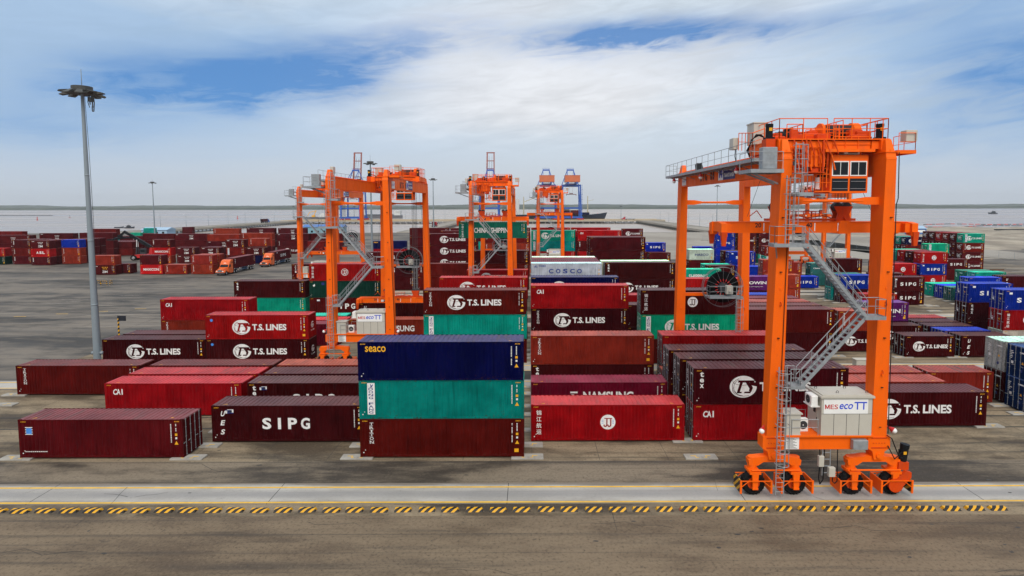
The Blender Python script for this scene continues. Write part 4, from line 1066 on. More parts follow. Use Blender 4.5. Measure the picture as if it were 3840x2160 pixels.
def gantry(name, label, loc, number):
    c = thing(name, label, 'gantry crane', loc, 0, 'orange yard gantry cranes')
    O, D, Gv = M_ORANGE, M_ORDARK, M_GALV
    for yy in (0, SP):
        for s in (-1, 1):
            b = MB()
            xb, xt = s*3.37, s*3.2
            b.hexa([(xb-.50, yy-.38, 3.1), (xb+.50, yy-.38, 3.1), (xb+.50, yy+.38, 3.1), (xb-.50, yy+.38, 3.1),
                    (xt-.315, yy-.74, 21.7), (xt+.315, yy-.74, 21.7), (xt+.315, yy+.74, 21.7), (xt-.315, yy+.74, 21.7)])
            for zz_ in (5.4, 9.6, 13.8, 17.4):
                u = (zz_-3.1)/18.6; xc = xb+(xt-xb)*u; wx_ = .5-.185*u+.006; wy_ = .38+.36*u+.006
                b.box(xc-wx_, xc+wx_, yy-wy_, yy+wy_, zz_, zz_+.025)
            for zz_, k in ((8.0, .03), (13.5, .03)):
                b.box(xb-.06+s*-.05, xb+.06+s*-.05, yy-.62, yy-.5, zz_, zz_+.14)
            b.build('leg', O, c)
    for s in (-1, 1):
        b = MB(); x = s*3.2
        b.box(x-.30, x+.30, -.66, SP+.66, 20.62, 22.02)
        b.box(x-.38, x+.38, -.70, SP+.70, 22.02, 22.07)
        b.box(x-.05, x+.05, -.6, SP+.6, 22.07, 22.19)
        for yy in (0, SP):
            b.hexa([(x-.33, yy-.76, 21.6), (x+.33, yy-.76, 21.6), (x+.33, yy+.76, 21.6), (x-.33, yy+.76, 21.6), (x-.17, yy-.34, 22.85), (x+.17, yy-.34, 22.85), (x+.17, yy+.34, 22.85), (x-.17, yy+.34, 22.85)])
        for k in range(1, 12): b.box(x-.308, x+.308, SP*k/12-.012, SP*k/12+.012, 20.63, 22.01)
        gr = b.build('girder', O, c)
        # signs and the crane number on the outer face; both read from outside
        sg = MB(); fx = x+s*.335
        F = (lambda u, v: (fx, -u, v)) if s < 0 else (lambda u, v: (fx, u, v))
        off = -SP if s < 0 else 0
        sg.flat(rect(off+.9, off+2.4, 20.75, 21.6), F, 0)
        fx2 = fx+s*.004
        F2 = (lambda u, v: (fx2, -u, v)) if s < 0 else (lambda u, v: (fx2, u, v))
        sg.flat(text('MES', off+1.0, 21.05, .2, .42, .0), F2, 1); sg.flat(text('eco', off+1.44, 21.05, .2, .4, .008, .2), F2, 2); sg.flat(text('TT', off+1.88, 21.05, .3, .42, .02), F2, 2)
        mx = -11.2 if s < 0 else 8.6
        sg.flat(rect(mx+.0, mx+1.2, 20.8, 21.95), F, 0); sg.flat(text('M', mx+.2, 21.0, .72, .8, .06), F2, 2); sg.flat(poly((mx+.2, 21.6), (mx+.55, 21.2), (mx+.55, 21.72), (mx+.2, 21.75)), F2, 1)
        sg.flat(rect(mx+1.2, mx+3.9, 20.8, 21.95), F, 3); sg.flat(text('MITSUI-PACECO', mx+1.4, 21.5, .22, 2.2, .02), F2, 0); sg.flat(text('TRANSTAINER', mx+1.4, 21.0, .3, 2.3, .02), F2, 0)
        sg.build('sign_plate', [M_WINF, M_REDL, M_BRIGHTB, M_NAVYL], gr)
        if number:
            nb = MB(); nx_ = -16.2 if s < 0 else 5.2
            for i, ch in enumerate(number):
                if ch != ' ': nb.flat(text(ch, nx_+i*.72, 20.92, .72, .5 if ch not in '1' else .28, .03), F, 0)
            nb.build('crane_number', M_BLK, gr)
    for yy in (0, SP):
        b = MB(); z = 19.05
        b.tube((-1.9, yy-.1, z), (1.9, yy-.1, z), .105, 10)
        for s in (-1, 1):
            b.hexa([(s*1.3-.02, yy-.16, z-.12), (s*2.1, yy-.2, z-.24), (s*2.1, yy, z-.24), (s*1.3-.02, yy-.04, z-.12), (s*1.3-.02, yy-.16, z+.12), (s*2.1, yy-.2, z+.24), (s*2.1, yy, z+.24), (s*1.3-.02, yy-.04, z+.12)]) if s > 0 else b.hexa([(s*2.1, yy-.2, z-.24), (s*1.3, yy-.16, z-.12), (s*1.3, yy-.04, z-.12), (s*2.1, yy, z-.24), (s*2.1, yy-.2, z+.24), (s*1.3, yy-.16, z+.12), (s*1.3, yy-.04, z+.12), (s*2.1, yy, z+.24)])
            x0, x1 = sorted((s*2.1, s*2.98)); b.box(x0, x1, yy-.2, yy, z-.24, z+.24)
        b.build('tie_bar', O, c)
        b = MB()
        b.box(-2.9, 2.9, yy-.36, yy+.36, 3.12, 3.98)
        for s in (-1, 1):
            X = s*3.37
            b.prism([(X-.72, 3.98), (X-.72, 3.2), (X-.4, 3.0), (X-.28, 2.45), (X+.28, 2.45), (X+.4, 3.0), (X+.72, 3.2), (X+.72, 3.98)], yy-.42, yy+.42)
            b.tube((X, yy-.5, 2.72), (X, yy+.5, 2.72), .16, 12)
        b.box(-2.85, 2.95, yy-.55, yy+1.3, 3.985, 4.1)
        sb = b.build('sill_beam', O, c)
        if yy == 0:
            n_ = MB(); n_.box(-2.62, -1.75, -.40, -.37, 3.15, 3.93)
            for k in range(11): n_.flat(rect(-2.55, -1.85-(k*37 % 11)*.03, 3.2+k*.062, 3.225+k*.062), lambda u, v: (u, -.402, v), 1)
            n_.build('notice_board', [M_WINF, M_STEELD], sb)
            j_ = MB(); j_.bbox(1.55, 2.5, -.75, -.38, 3.25, 3.85, .03); j_.build('junction_box', M_GALV, sb)
            lamp(sb, (-3.95, -.2, 4.65), (-.5, -.6, -.5)); lamp(sb, (3.95, -.2, 4.6), (.6, -.5, -.4))
        for s in (-1, 1):
            X = s*3.2; b = MB()
            b.prism([(X-1.66, 2.02), (X-1.7, 2.36), (X-1.5, 2.5), (X-.5, 2.62), (X+.5, 2.62), (X+1.5, 2.5), (X+1.7, 2.36), (X+1.66, 2.02), (X+1.1, 2.0), (X+.75, 2.24), (X-.75, 2.24), (X-1.1, 2.0)], yy-.28, yy+.28)
            for q in (-1, 1): b.tube((X+q*1.38, yy, 1.68), (X+q*1.38, yy, 2.52), .30, 16); b.tube((X+q*1.38, yy, 1.62), (X+q*1.38, yy, 1.75), .37, 16)
            b.tube((X-1.6, yy-.46, 1.78), (X+1.6, yy-.46, 1.78), .055, 8)
            b.build('bogie_beam', O, c)
            for q in (-1, 1):
                wx = X+q*1.32; w = thingless = put('wheel', WT, c, (wx, yy, .785)); smooth(w) if yy == 0 and s < 0 and q < 0 else None
                put('rim', WR, w)
                b = MB()
                for f in (-1, 1):
                    b.hexa([(wx-.15, yy+f*.42-.07, .55), (wx+.15, yy+f*.42-.07, .55), (wx+.15, yy+f*.42+.07, .55), (wx-.15, yy+f*.42+.07, .55), (wx-.22, yy+f*.42-.09, 1.66), (wx+.22, yy+f*.42-.09, 1.66), (wx+.22, yy+f*.42+.09, 1.66), (wx-.22, yy+f*.42+.09, 1.66)])
                    b.box(wx-.18, wx+.18, yy+f*.42-.11, yy+f*.42+.11, .5, .62)
                b.box(wx-.36, wx+.36, yy-.5, yy+.5, 1.5, 1.68)
                b.build('wheel_fork', O, c)
                b = MB()
                for e in (-1, 1):
                    xx = wx+e*.98; haz = 1 if (s < 0 and q < 0 and e < 0) or (s > 0 and q > 0 and e > 0) else 0
                    b.box(xx-.03, xx+.03, yy-.62, yy+.62, .32, 1.16, haz)
                    b.box(xx-.06, xx+.06, yy-.66, yy-.60, .32, 1.18)
                for yf in (yy-.6, yy+.6):
                    b.box(wx-.98, wx+.98, yf-.025, yf+.025, 1.1, 1.15)
                    for e in (-1, 1): b.beam((wx+e*.95, yf, .72), (wx+e*.45, yf, 1.12), .04)
                b.build('wheel_guard', [O, M_HAZ2], c)
        b = MB(); X = 3.2+1.32
        b.tube((X+.42, yy-.1, 1.7), (X+.55, yy-.1, 2.25), .2, 12); b.box(X+.2, X+.85, yy-.4, yy+.25, 1.75, 2.25); b.prism([(X-.25, .5), (X+.1, .35), (X+.95, 1.3), (X+.95, 1.65), (X+.6, 1.75), (X+.1, 1.3)], yy-.56, yy-.36)
        b.disc((X, yy-.5, .785), (0, 1, 0), .12, .46, .1, 20)
        dg_ = b.build('drive_gear', D, c)
        b = MB(); b.tube((X+.6, yy-.1, 2.25), (X+.72, yy-.1, 3.15), .25, 14); b.tube((X+.715, yy-.1, 3.1), (X+.75, yy-.1, 3.35), .27, 14)
        for k in range(10): b.box(X+.36+.02*0, X+.4, yy-.1-.05, yy-.05, 2.4, 3.0) if k == 0 else None
        b.flat(rect(X+.5, X+.7, 2.75, 2.95), lambda u, v: (u, yy-.372, v), 1)
        b.build('drive_motor', [M_BLACK, M_YEL], c)
    # tie beam and cable reel at the far legs
    b = MB(); b.box(-2.95, 2.95, SP-.15, SP+.15, 9.3, 9.62)
    b.build('tie_beam', O, c)
    rx, ry, rz_ = .8, SP-.95, 10.35
    b = MB(); b.disc((rx, ry, rz_), (0, 1, 0), .5, 1.62, .36, 40, 0)
    b.ring((rx, ry-.22, rz_), (0, 1, 0), 2.05, .035, 40, 6, mi=1); b.ring((rx, ry+.22, rz_), (0, 1, 0), 2.05, .035, 40, 6, mi=1)
    for k in range(16):
        a = 2*math.pi*k/16
        for yo in (-.22,): b.tube((rx+.5*math.cos(a), ry+yo, rz_+.5*math.sin(a)), (rx+2.05*math.cos(a), ry+yo, rz_+2.05*math.sin(a)), .013, 4, mi=1)
        b.tube((rx+.62*math.cos(a), ry-.26, rz_+.62*math.sin(a)), (rx+.85*math.cos(a), ry-.26, rz_+.85*math.sin(a)), .05, 5, mi=2)
    b.tube((rx, ry-.5, rz_), (rx, ry+.8, rz_), .45, 16, mi=3)
    ro = b.build('cable_reel', [M_CABLE, M_REELG, M_REDP, M_STEELD], c)
    b = MB(); b.bbox(rx+.1, rx+.75, ry-1.05, ry-.5, 9.75, 10.6, .04); b.tube((rx+.4, ry-1.1, 10.1), (rx+.4, ry-1.3, 10.1), .14, 10); b.build('reel_motor', M_BEIGE, ro)
    b = MB(); grating(b, -.9, 2.45, ry-1.35, ry+.4 if 0 else ry-.36, 9.5); rail(b, [(-.9, ry-.4, 9.5), (-.9, ry-1.33, 9.5), (2.45, ry-1.33, 9.5), (2.45, ry-.4, 9.5)])
    b.box(-.9, 2.45, ry-.3, SP-.2, 9.3, 9.42); ladder(b, 2.0, ry-1.42, 4.2, 10.6, .45, (6.2, 9.4)); b.build('reel_platform', Gv, c)
    # electrical house, cabinet and railings on the near sill
    b = MB(); b.box(-.45, 2.78, -.53, 1.25, 4.1, 6.55, 0); b.box(-.55, 2.88, -.64, 1.36, 6.55, 6.68, 0); b.box(-.40, 2.73, -.5, 1.2, 6.681, 6.74, 0)
    for k in range(1, 4): b.box(-.45+3.23*k/4-.012, -.45+3.23*k/4+.012, -.538, -.53, 4.12, 5.5, 1)
    b.box(-.44, 2.77, -.537, -.53, 5.5, 5.52, 1)
    for k in range(4): b.ring((-.2+k*.95, -.1 if k % 2 else .8, 6.8), (0, 1, 0), .08, .018, 8, 4, mi=1)
    eh = b.build('electrical_house', [M_BEIGE, M_STEELD], c)
    b = MB(); b.box(-.32, 2.5, -.555, -.538, 5.53, 6.46, 0)
    F = lambda u, v: (u, -.559, v)
    b.flat(rect(-.25, -.19, 5.83, 6.13), F, 1); b.flat(rect(-.01, .05, 5.83, 6.13), F, 1); b.flat(poly((-.25, 6.13), (-.13, 5.86), (-.07, 5.86), (-.18, 6.13)), F, 1); b.flat(poly((.05, 6.13), (-.02, 6.13), (-.13, 5.86), (-.07, 5.86)), F, 1); b.flat(text('ES', .10, 5.83, .3, .48, .012), F, 1); b.flat(text('eco', .64, 5.83, .34, .86, .016, .2), F, 2); b.flat(text('TT', 1.62, 5.8, .5, .8, .015), F, 2)
    b.build('sign_panel', [M_WINF, M_REDL, M_BRIGHTB], eh)
    b = MB(); b.box(-.475, -.455, -.1, .75, 4.15, 6.1, 0); b.bbox(-.49, -.476, .15, .45, 5.35, 5.85, .004, 1); b.box(-.5, -.476, -.05, .02, 5.0, 5.1, 1); b.build('door', [M_BEIGE, M_BLK], eh)
    b = MB(); b.bbox(-1.0, -.56, -.3, .6, 5.95, 6.6, .04, 0); b.disc((-1.01, .15, 6.28), (1, 0, 0), .05, .26, .03, 18, 1); b.box(-1.05, -.46, -.35, .65, 5.88, 5.94, 0); b.build('air_conditioner', [M_WINF, M_STEELD], eh)
    b = MB(); b.box(-2.75, -1.72, -.45, .5, 4.1, 5.45); b.box(-2.82, -1.62, -.52, .58, 5.45, 5.53); b.box(-2.5, -2.44, -.5, .55, 5.531, 5.56); b.box(-2.77, -1.7, -.47, .52, 4.1, 4.16); b.build('resistor_cabinet', M_BEIGE, c)
    b = MB(); b.bbox(-1.6, -.95, .1, .45, 4.12, 4.95, .03, 0); b.disc((-1.28, .09, 4.55), (0, 1, 0), .05, .27, .03, 18, 1); b.build('air_conditioner', [M_WINF, M_STEELD], c)
    b = MB(); rail(b, [(-2.3, -.52, 4.1), (-.62, -.52, 4.1)], 1.05); rail(b, [(-1.6, 1.25, 4.1), (-.6, 1.25, 4.1)], 1.05); b.build('railing', Gv, c)
    b = MB()
    for s in (-.25, .25): b.box(.1+s-.025, .1+s+.025, -.3, -.25, 1.35, 3.1)
    for k in range(4): b.box(-.15, .35, -.29, -.26, 1.5+k*.45, 1.55+k*.45)
    b.bbox(.2, .62, -.5, -.22, 1.35, 1.95, .03, 1); b.bbox(-.45, -.1, -.45, -.2, 2.0, 2.7, .03, 1)
    b.path([(-.35, -.3, 3.1), (-.33, -.35, 2.4), (-.4, -.36, 1.2), (-.3, -.35, .8), (-.1, -.34, 1.1), (-.05, -.3, 3.1)], .035, 6, 2); b.path([(.5, -.35, 1.4), (.5, -.36, 1.0), (.65, -.36, .85), (.8, -.36, 1.0), (.8, -.3, 3.1)], .03, 6, 2)
    b.build('hanging_panel', [Gv, M_BEIGE, M_BLACK], c)
    b = MB(); b.path([(3.8, -.5, 4.1), (4.1, -.55, 3.9), (4.5, -.5, 3.0), (4.75, -.4, 2.6), (5.0, -.3, 2.5)], .035, 6); b.path([(3.9, -.5, 3.4), (4.4, -.45, 2.5), (4.7, -.4, 2.75), (5.0, -.25, 2.9)], .03, 6); b.build('power_cable', M_BLACK, c)
    b = MB(); b.path([(3.62, -.79, 22.0), (3.70, -.76, 19.2), (3.62, -.72, 18.8), (3.78, -.58, 10), (3.9, -.46, 4.2)], .03, 5); b.path([(-2.98, -.79, 20.6), (-3.0, -.74, 19.2), (-3.05, -.6, 12), (-3.1, -.46, 4.3)], .025, 5)
    for s in (-1, 1):
        for zz_ in (4.6, 7.2, 10.4, 14.6, 18.0): b.box(s*3.35-.06, s*3.35+.06, -.80+(18.2-zz_)*.02, -.5, zz_, zz_+.05)
    b.build('conduit', M_BLACK, c)
    b = MB()
    for s in (-1, 1):
        for k in range(5): b.tube((s*3.37-.36+k*.18, -.43, 3.55), (s*3.37-.36+k*.18, -.45, 3.55), .035, 6)
        b.ring((s*3.3, -.62, 12.6), (1, 0, 0), .12, .03, 10, 5); b.ring((s*3.33, -.5, 8.2), (1, 0, 0), .12, .03, 10, 5)
        b.box(s*3.37-.48, s*3.37+.48, -.445, -.39, 3.2, 3.28); b.box(s*3.37-.48, s*3.37+.48, -.445, -.39, 3.84, 3.92)
    b.build('lifting_lugs', D, c)
    # ladders, landings and stairs
    b = MB(); ladder(b, -3.2, -1.02, .35, 8.7, .5, (2.55, 8.45))
    for zz_ in (3.6, 5.2, 7.0): b.beam((-3.2, -1.0, zz_), (-3.2, -.4, zz_), .05)
    b.build('caged_ladder', Gv, c)
    b = MB(); grating(b, -2.85, -1.95, -1.35, -.55, 7.55); rail(b, [(-2.85, -1.33, 7.55), (-2.3, -1.33, 7.55)]); rail(b, [(-2.85, -.57, 7.55), (-2.3, -.57, 7.55)]); b.beam((-2.8, -.6, 7.4), (-3.0, -.3, 6.6), .07)
    b.build('landing', Gv, c)
    b = MB(); stairs(b, (-2.2, 7.55), (1.6, 11.85), -1.33, -.62); b.build('stairs', Gv, c)
    b = MB(); grating(b, 1.6, 2.85, -1.4, -.55, 11.9); rail(b, [(1.7, -.58, 11.9), (2.85, -.58, 11.9), (2.85, -1.38, 11.9), (2.2, -1.38, 11.9)]); b.build('landing', Gv, c)
    b = MB(); stairs(b, (1.75, 11.9), (-2.0, 16.35), -1.33, -.62); b.build('stairs', Gv, c)
    b = MB(); grating(b, -4.15, -2.05, -1.45, -.62, 16.4); rail(b, [(-2.1, -.65, 16.4), (-2.6, -.65, 16.4)]); rail(b, [(-2.3, -1.43, 16.4), (-4.13, -1.43, 16.4), (-4.13, -.64, 16.4)]); b.beam((-4.0, -1.3, 16.3), (-3.5, -.4, 15.3), .07); b.build('landing', Gv, c)
    b = MB(); ladder(b, -3.1, -1.05, 16.4, 20.6, .45, (17.6, 20.4)); grating(b, -2.85, -1.9, -1.45, -.7, 19.5); rail(b, [(-2.5, -1.43, 19.5), (-1.92, -1.43, 19.5), (-1.92, -.72, 19.5)]); ladder(b, -2.6, -1.0, 19.5, 22.6, .42, (20.7, 22.4)); b.build('upper_ladder', Gv, c)
    b = MB(); grating(b, -5.7, -3.75, -1.5, .5, 20.9); rail(b, [(-3.78, -1.48, 20.9), (-5.68, -1.48, 20.9), (-5.68, .45, 20.9)]); b.bbox(-4.9, -4.0, -1.2, -.6, 21.0, 22.3, .03); b.beam((-5.4, -.6, 20.8), (-3.5, -.3, 20.1), .1); b.beam((-5.4, .3, 20.8), (-3.5, .3, 20.1), .1); b.build('landing', Gv, c)
    # walkway along the girder
    b = MB(); x0, x1 = -4.75, -3.66
    grating(b, x0, x1, .5, SP+1.0, 21.72); rail(b, [(x0, .5, 21.72), (x0, SP+1.0, 21.72), (x1, SP+1.0, 21.72)], 1.15, .02, 1.6)
    for k in range(9): b.beam((x0+.1, 1.2+k*2.75, 21.6), (-3.6, 1.2+k*2.75, 21.2), .06)
    b.bbox(-4.75, -4.35, 4.4, 5.2, 22.7, 23.5, .03, 1); b.path([(-4.5, 4.6, 22.7), (-4.6, 4.4, 22.2), (-4.55, 4.2, 21.7), (-4.3, 3.9, 21.4)], .035, 6, 2)
    b.prismx([(13.6, 21.75), (14.4, 21.75), (14.6, 22.3), (14.2, 22.45)], -4.5, -4.0, 2)
    wk = b.build('walkway', [Gv, M_BEIGE, M_BLACK], c)
    for yy in (4, 12.5, 21.5): lamp(wk, (-4.6, yy, 21.6))
    for s in (-1, 1):
        b = MB()
        # end platform beside the near right leg
        if s > 0:
            grating(b, 3.65, 4.75, -.6, 1.6, 22.1); rail(b, [(3.7, -.58, 22.1), (4.73, -.58, 22.1), (4.73, 1.58, 22.1)]); b.bbox(4.2, 4.9, -.5, .1, 22.7, 23.4, .03, 1); b.build('end_platform', [O, M_BEIGE], c)
    return c
def trolley(c, ty, hz):
    """trolley, cabin, ropes and spreader at distance ty along the girders; hz = height of the spreader beam"""
    O, D = M_ORANGE, M_ORDARK
    L = (0, ty, 0)
    b = MB()
    for s in (-1, 1):
        b.box(s*3.2-.28, s*3.2+.28, -2.5, 2.5, 22.22, 22.85)
        for yy in (-1.9, 1.9): b.disc((s*3.2, yy, 22.42), (1, 0, 0), .03, .23, .16, 16)
    for yy in (-2.1, -.2, 2.0): b.box(-2.92, 2.92, yy-.16, yy+.16, 22.3, 22.8)
    b.box(-3.5, 3.5, -2.4, 2.35, 22.86, 22.93)
    b.box(-1.9, -.4, -2.2, -.4, 21.2, 22.29); b.box(-2.7, -2.0, -1.6, .3, 20.9, 22.29); b.box(.1, .3, -.2, 1.8, 21.0, 22.29)
    b.box(-.5, 2.6, -2.44, -2.3, 22.1, 22.3)
    for k in range(4): b.beam((-2.4+k*.75, -2.3, 22.3), (-2.0+k*.75, -2.2, 21.0), .07)
    tf = b.build('trolley_frame', O, c, L)
    b = MB(); rail(b, [(-3.4, 2.3, 22.93), (-3.4, -2.35, 22.93), (-.4, -2.35, 22.93)], 1.25, .028, 1.2); rail(b, [(.0, -2.35, 22.93), (3.4, -2.35, 22.93), (3.4, 2.3, 22.93), (-3.4, 2.3, 22.93)], 1.25, .028, 1.2)
    rail(b, [(-1.2, -1.2, 22.93), (1.0, -1.2, 22.93)], .7, .026, 1.1); rail(b, [(-2.6, -1.6, 22.93), (-1.6, -1.6, 22.93), (-1.6, 1.2, 22.93)], 1.0, .028, .8); rail(b, [(.2, -.9, 22.93), (2.9, -.9, 22.93), (2.9, 1.4, 22.93)], 1.05, .028, .8); rail(b, [(.6, -2.3, 22.93), (.6, 1.9, 22.93)], 1.15, .028, .8); rail(b, [(3.1, -2.3, 22.93), (3.1, 1.9, 22.93)], 1.2, .028, .9); rail(b, [(-3.4, -2.3, 22.3), (-3.4, -.5, 22.3)], .95, .028, .6); rail(b, [(-4.4, 1.9, 22.6), (-4.4, -.6, 22.3), (-3.6, -.6, 22.6)], 1.2, .026, .7); rail(b, [(-.7, -2.3, 21.4), (-2.6, -2.3, 21.4)], 1.0, .026, .7)
    rail(b, [(0., -2.3, 22.1), (2.4, -2.3, 22.1), (2.4, -1.0, 22.1)], .95, .026, .9)
    b.build('trolley_handrail', O, c, L)
    b = MB(); b.tube((.4, .0, 23.62), (2.3, .0, 23.62), .46, 24, mi=0); b.tube((.25, .0, 23.62), (.4, .0, 23.62), .58, 24, mi=1); b.tube((2.3, .0, 23.62), (2.75, .0, 23.62), .60, 24, mi=1)
    for k in range(24): b.ring((.45+k*.076, .0, 23.62), (1, 0, 0), .465, .015, 16, 4, mi=2)
    b.box(.3, .75, -.3, 1.0, 22.93, 23.2, 1); b.box(2.35, 2.8, -.3, 1.0, 22.93, 23.2, 1)
    b.build('hoist_drum', [M_BLACK, O, M_ROPE], c, L)
    b = MB(); b.bbox(-1.0, .25, -.5, .9, 22.94, 23.5, .06); b.bbox(-.6, .1, -.2, 1.1, 23.45, 23.7, .04); b.bbox(-3.1, -2.2, -.6, .8, 22.94, 23.3, .05); b.box(-1.9, -1.2, .0, .6, 22.94, 23.25); b.tube((-.2, .3, 23.6), (.5, .4, 23.6), .2, 12)
    b.build('gearbox', D, c, L)
    b = MB(); b.tube((-2.3, .3, 23.42), (-1.0, .3, 23.42), .30, 18, mi=0); b.tube((-2.55, .3, 23.42), (-2.3, .3, 23.42), .24, 18, mi=0); b.bbox(-1.9, -1.4, .1, .5, 23.68, 23.9, .03, 0); b.build('hoist_motor', [M_BLACK], c, L)
    b = MB(); rm = random.Random(4)
    for k in range(26):
        x_, y_, z_ = rm.uniform(-2.85, -.7), rm.uniform(-2.35, .5), rm.uniform(20.9, 22.2); sx_, sy_, sz_ = rm.uniform(.15, .5), rm.uniform(.15, .5), rm.uniform(.12, .45)
        b.bbox(x_-sx_/2, x_+sx_/2, y_-sy_/2, y_+sy_/2, z_-sz_/2, z_+sz_/2, .02, 0 if rm.random() < .75 else 1)
    for k in range(18):
        x_ = rm.uniform(-3.1, 3.1); y_ = rm.uniform(-2.2, 1.8); s_ = rm.uniform(.18, .5); h_ = rm.uniform(.15, .75)
        b.bbox(x_-s_, x_+s_, y_-s_*.6, y_+s_*.6, 22.93, 22.93+h_, .03, 0 if rm.random() < .85 else 1)
    for k in range(10):
        x_ = -2.8+k*.28; b.path([(x_, -2.3, 22.3), (x_, -2.3, 21.3+.1*(k % 3)), (x_+.2, -2.0, 21.0)], .035, 6)
    for k in range(7): b.beam((-3.0+k*.5, -2.42, 22.86), (-2.7+k*.5, -2.42, 22.0), .06)
    for x_ in (-3.0, -1.7, -.6): b.beam((x_, -2.36, 20.9), (x_, -2.36, 22.9), .09)
    b.box(-3.0, -.5, -2.4, -1.2, 20.82, 20.88); b.build('machinery', [D, M_STEELD], c, L)
    for s in (-1, 1):
        b = MB(); X = -3.85 if s < 0 else 3.15
        b.tube((X, -1.9, 23.05), (X, -1.9, 23.75), .22, 14); b.tube((X, -1.9, 23.72), (X, -1.9, 23.9), .24, 14); b.box(X-.28, X+.28, -2.15, -1.65, 22.95, 23.06)
        b.box(X-.3, X+.3, -2.2, -1.5, 22.3, 22.95, 1); b.tube((X, -1.8, 22.2), (X, -1.2, 22.4), .16, 10, mi=1)
        b.flat(rect(X-.1, X+.1, 23.45, 23.65), lambda u, v: (u, -2.135, v), 2)
        b.build('travel_motor', [M_BLACK, D, M_YEL], c, L)
    b = MB(); b.box(-3.75, -2.8, .9, 2.1, 22.94, 24.35); b.box(-3.8, -2.75, .85, 2.15, 24.35, 24.42); b.build('control_cabinet', M_BEIGE, c, L)
    b = MB()
    for k in range(4): b.path([(-3.3+k*.1, -.4, 23.0), (-3.9-k*.1, -.7, 23.4), (-4.4, -.4-k*.1, 23.1), (-4.5-k*.04, -.2, 22.4), (-4.2, .2, 21.9)], .03, 6)
    b.build('cable_loop', M_BLACK, c, L)
    # operator cabin hung at the near side
    b = MB(); x0, x1, y0, y1, z0, z1 = .0, 2.42, -2.1, -.2, 19.55, 21.95
    b.bbox(x0, x1, y0, y1, z0, z1, .05); b.box(x0+.2, x0+.5, -1.6, -.7, z1, 22.3); b.box(x1-.5, x1-.2, -1.6, -.7, z1, 22.3)
    cb = b.build('operator_cabin', O, c, L)
    for k in range(2):
        X0 = x0+.1+k*1.14
        b = MB(); b.box(X0, X0+1.06, y0-.035, y0-.002, 20.62, 21.56, 0); b.box(X0+.06, X0+.51, y0-.045, y0-.036, 20.69, 21.49, 1); b.box(X0+.55, X0+1.0, y0-.045, y0-.036, 20.69, 21.49, 1); b.build('window', [M_WINF, M_GLASS], cb)
        b = MB(); b.box(X0+.02, X0+1.04, y0-.02, y0-.002, 19.68, 20.47, 0)
        for zz_ in (19.82, 20.28): b.tube((X0+.05, y0-.05, zz_), (X0+1.0, y0-.05, zz_), .014, 5, mi=1)
        b.build('floor_window', [M_GLASS, M_GALV], cb)
    b = MB(); b.box(x0-.02, x0-.002, y0+.2, y1-.3, 20.5, 21.6, 0); b.build('window', [M_GLASS], cb)
    b = MB(); b.box(x1+.002, x1+.02, y0+.2, y1-.3, 20.5, 21.6, 0); b.build('window', [M_GLASS], cb)
    b = MB(); b.bbox(.9, 1.9, -2.0, -1.3, 22.0, 22.75, .04, 0); b.box(1.15, 1.75, -2.03, -2.0, 22.05, 22.6, 1); b.build('air_conditioner', [M_BEIGE, M_BLK], cb)
    b = MB(); ladder(b, -.45, -2.15, 19.9, 22.9, .4); b.box(-1.0, .0, -2.2, -1.3, 19.62, 19.68); rail(b, [(0, -2.18, 19.68), (-1.0, -2.18, 19.68), (-1.0, -1.3, 19.68)], 1.05, .022, .5); b.build('cabin_ladder', O, c, L)
    b = MB(); b.tube((-.55, -1.6, 19.8), (-.55, -1.6, 20.55), .16, 12); b.build('fire_bottle', M_WINF, c, L)
    # ropes, head block, spreader
    hb = hz+.95
    b = MB()
    for s in (-1, 1):
        for dx in (-.35, -.12, .12, .35):
            for yy in (.25, .55): b.tube((s*2.1+dx*.9, yy, 22.3), (s*2.12+dx, yy, hb+.1), .016, 5)
    b.tube((-2.6, .9, 22.3), (-4.2, .5, hz+.3), .014, 5); b.tube((2.6, .9, 22.3), (4.4, .5, hz+.3), .014, 5)
    b.build('hoist_ropes', M_ROPE, c, L)
    b = MB(); z = hz
    for s in (-1, 1):
        X = s*2.12
        for yy in (.1, .7):
            b.prism([(X-.62, z+.98), (X+.62, z+.98), (X+.38, z+.45), (X+.52, z+.0), (X+.2, z+.0), (X, z+.28), (X-.2, z+.0), (X-.52, z+.0), (X-.38, z+.45)], yy-.05, yy+.05)
        for dx in (-.3, .3): b.disc((X+dx, .4, z+.95), (0, 1, 0), .04, .30, .42, 18, 1)
    b.box(-3.0, 3.0, .15, .65, z+.0, z+.16); b.build('head_block', [D, M_STEELD], c, L)
    b = MB(); rail(b, [(-1.2, -.1, z+.15), (.4, -.1, z+.15), (.4, .9, z+.15), (-1.2, .9, z+.15), (-1.2, -.1, z+.15)], .5, .022, .5, 0); b.path([(-1.5, .3, z+.2), (-1.0, .2, z+.4), (-.2, .3, z+.2), (.8, .2, z+.35), (1.4, .3, z+.2)], .045, 6); b.path([(-4.1, .4, z+.3), (-3.6, .4, z+.7), (-3.2, .5, z+.2)], .03, 6); b.build('cable_basket', D, c, L)
    b = MB()
    for yy in (-.25, .75): b.box(-6.1, 6.1, yy-.14, yy+.14, z-.78, z-.08); b.box(-6.1, 6.1, yy-.2, yy+.2, z-.08, z-.04)
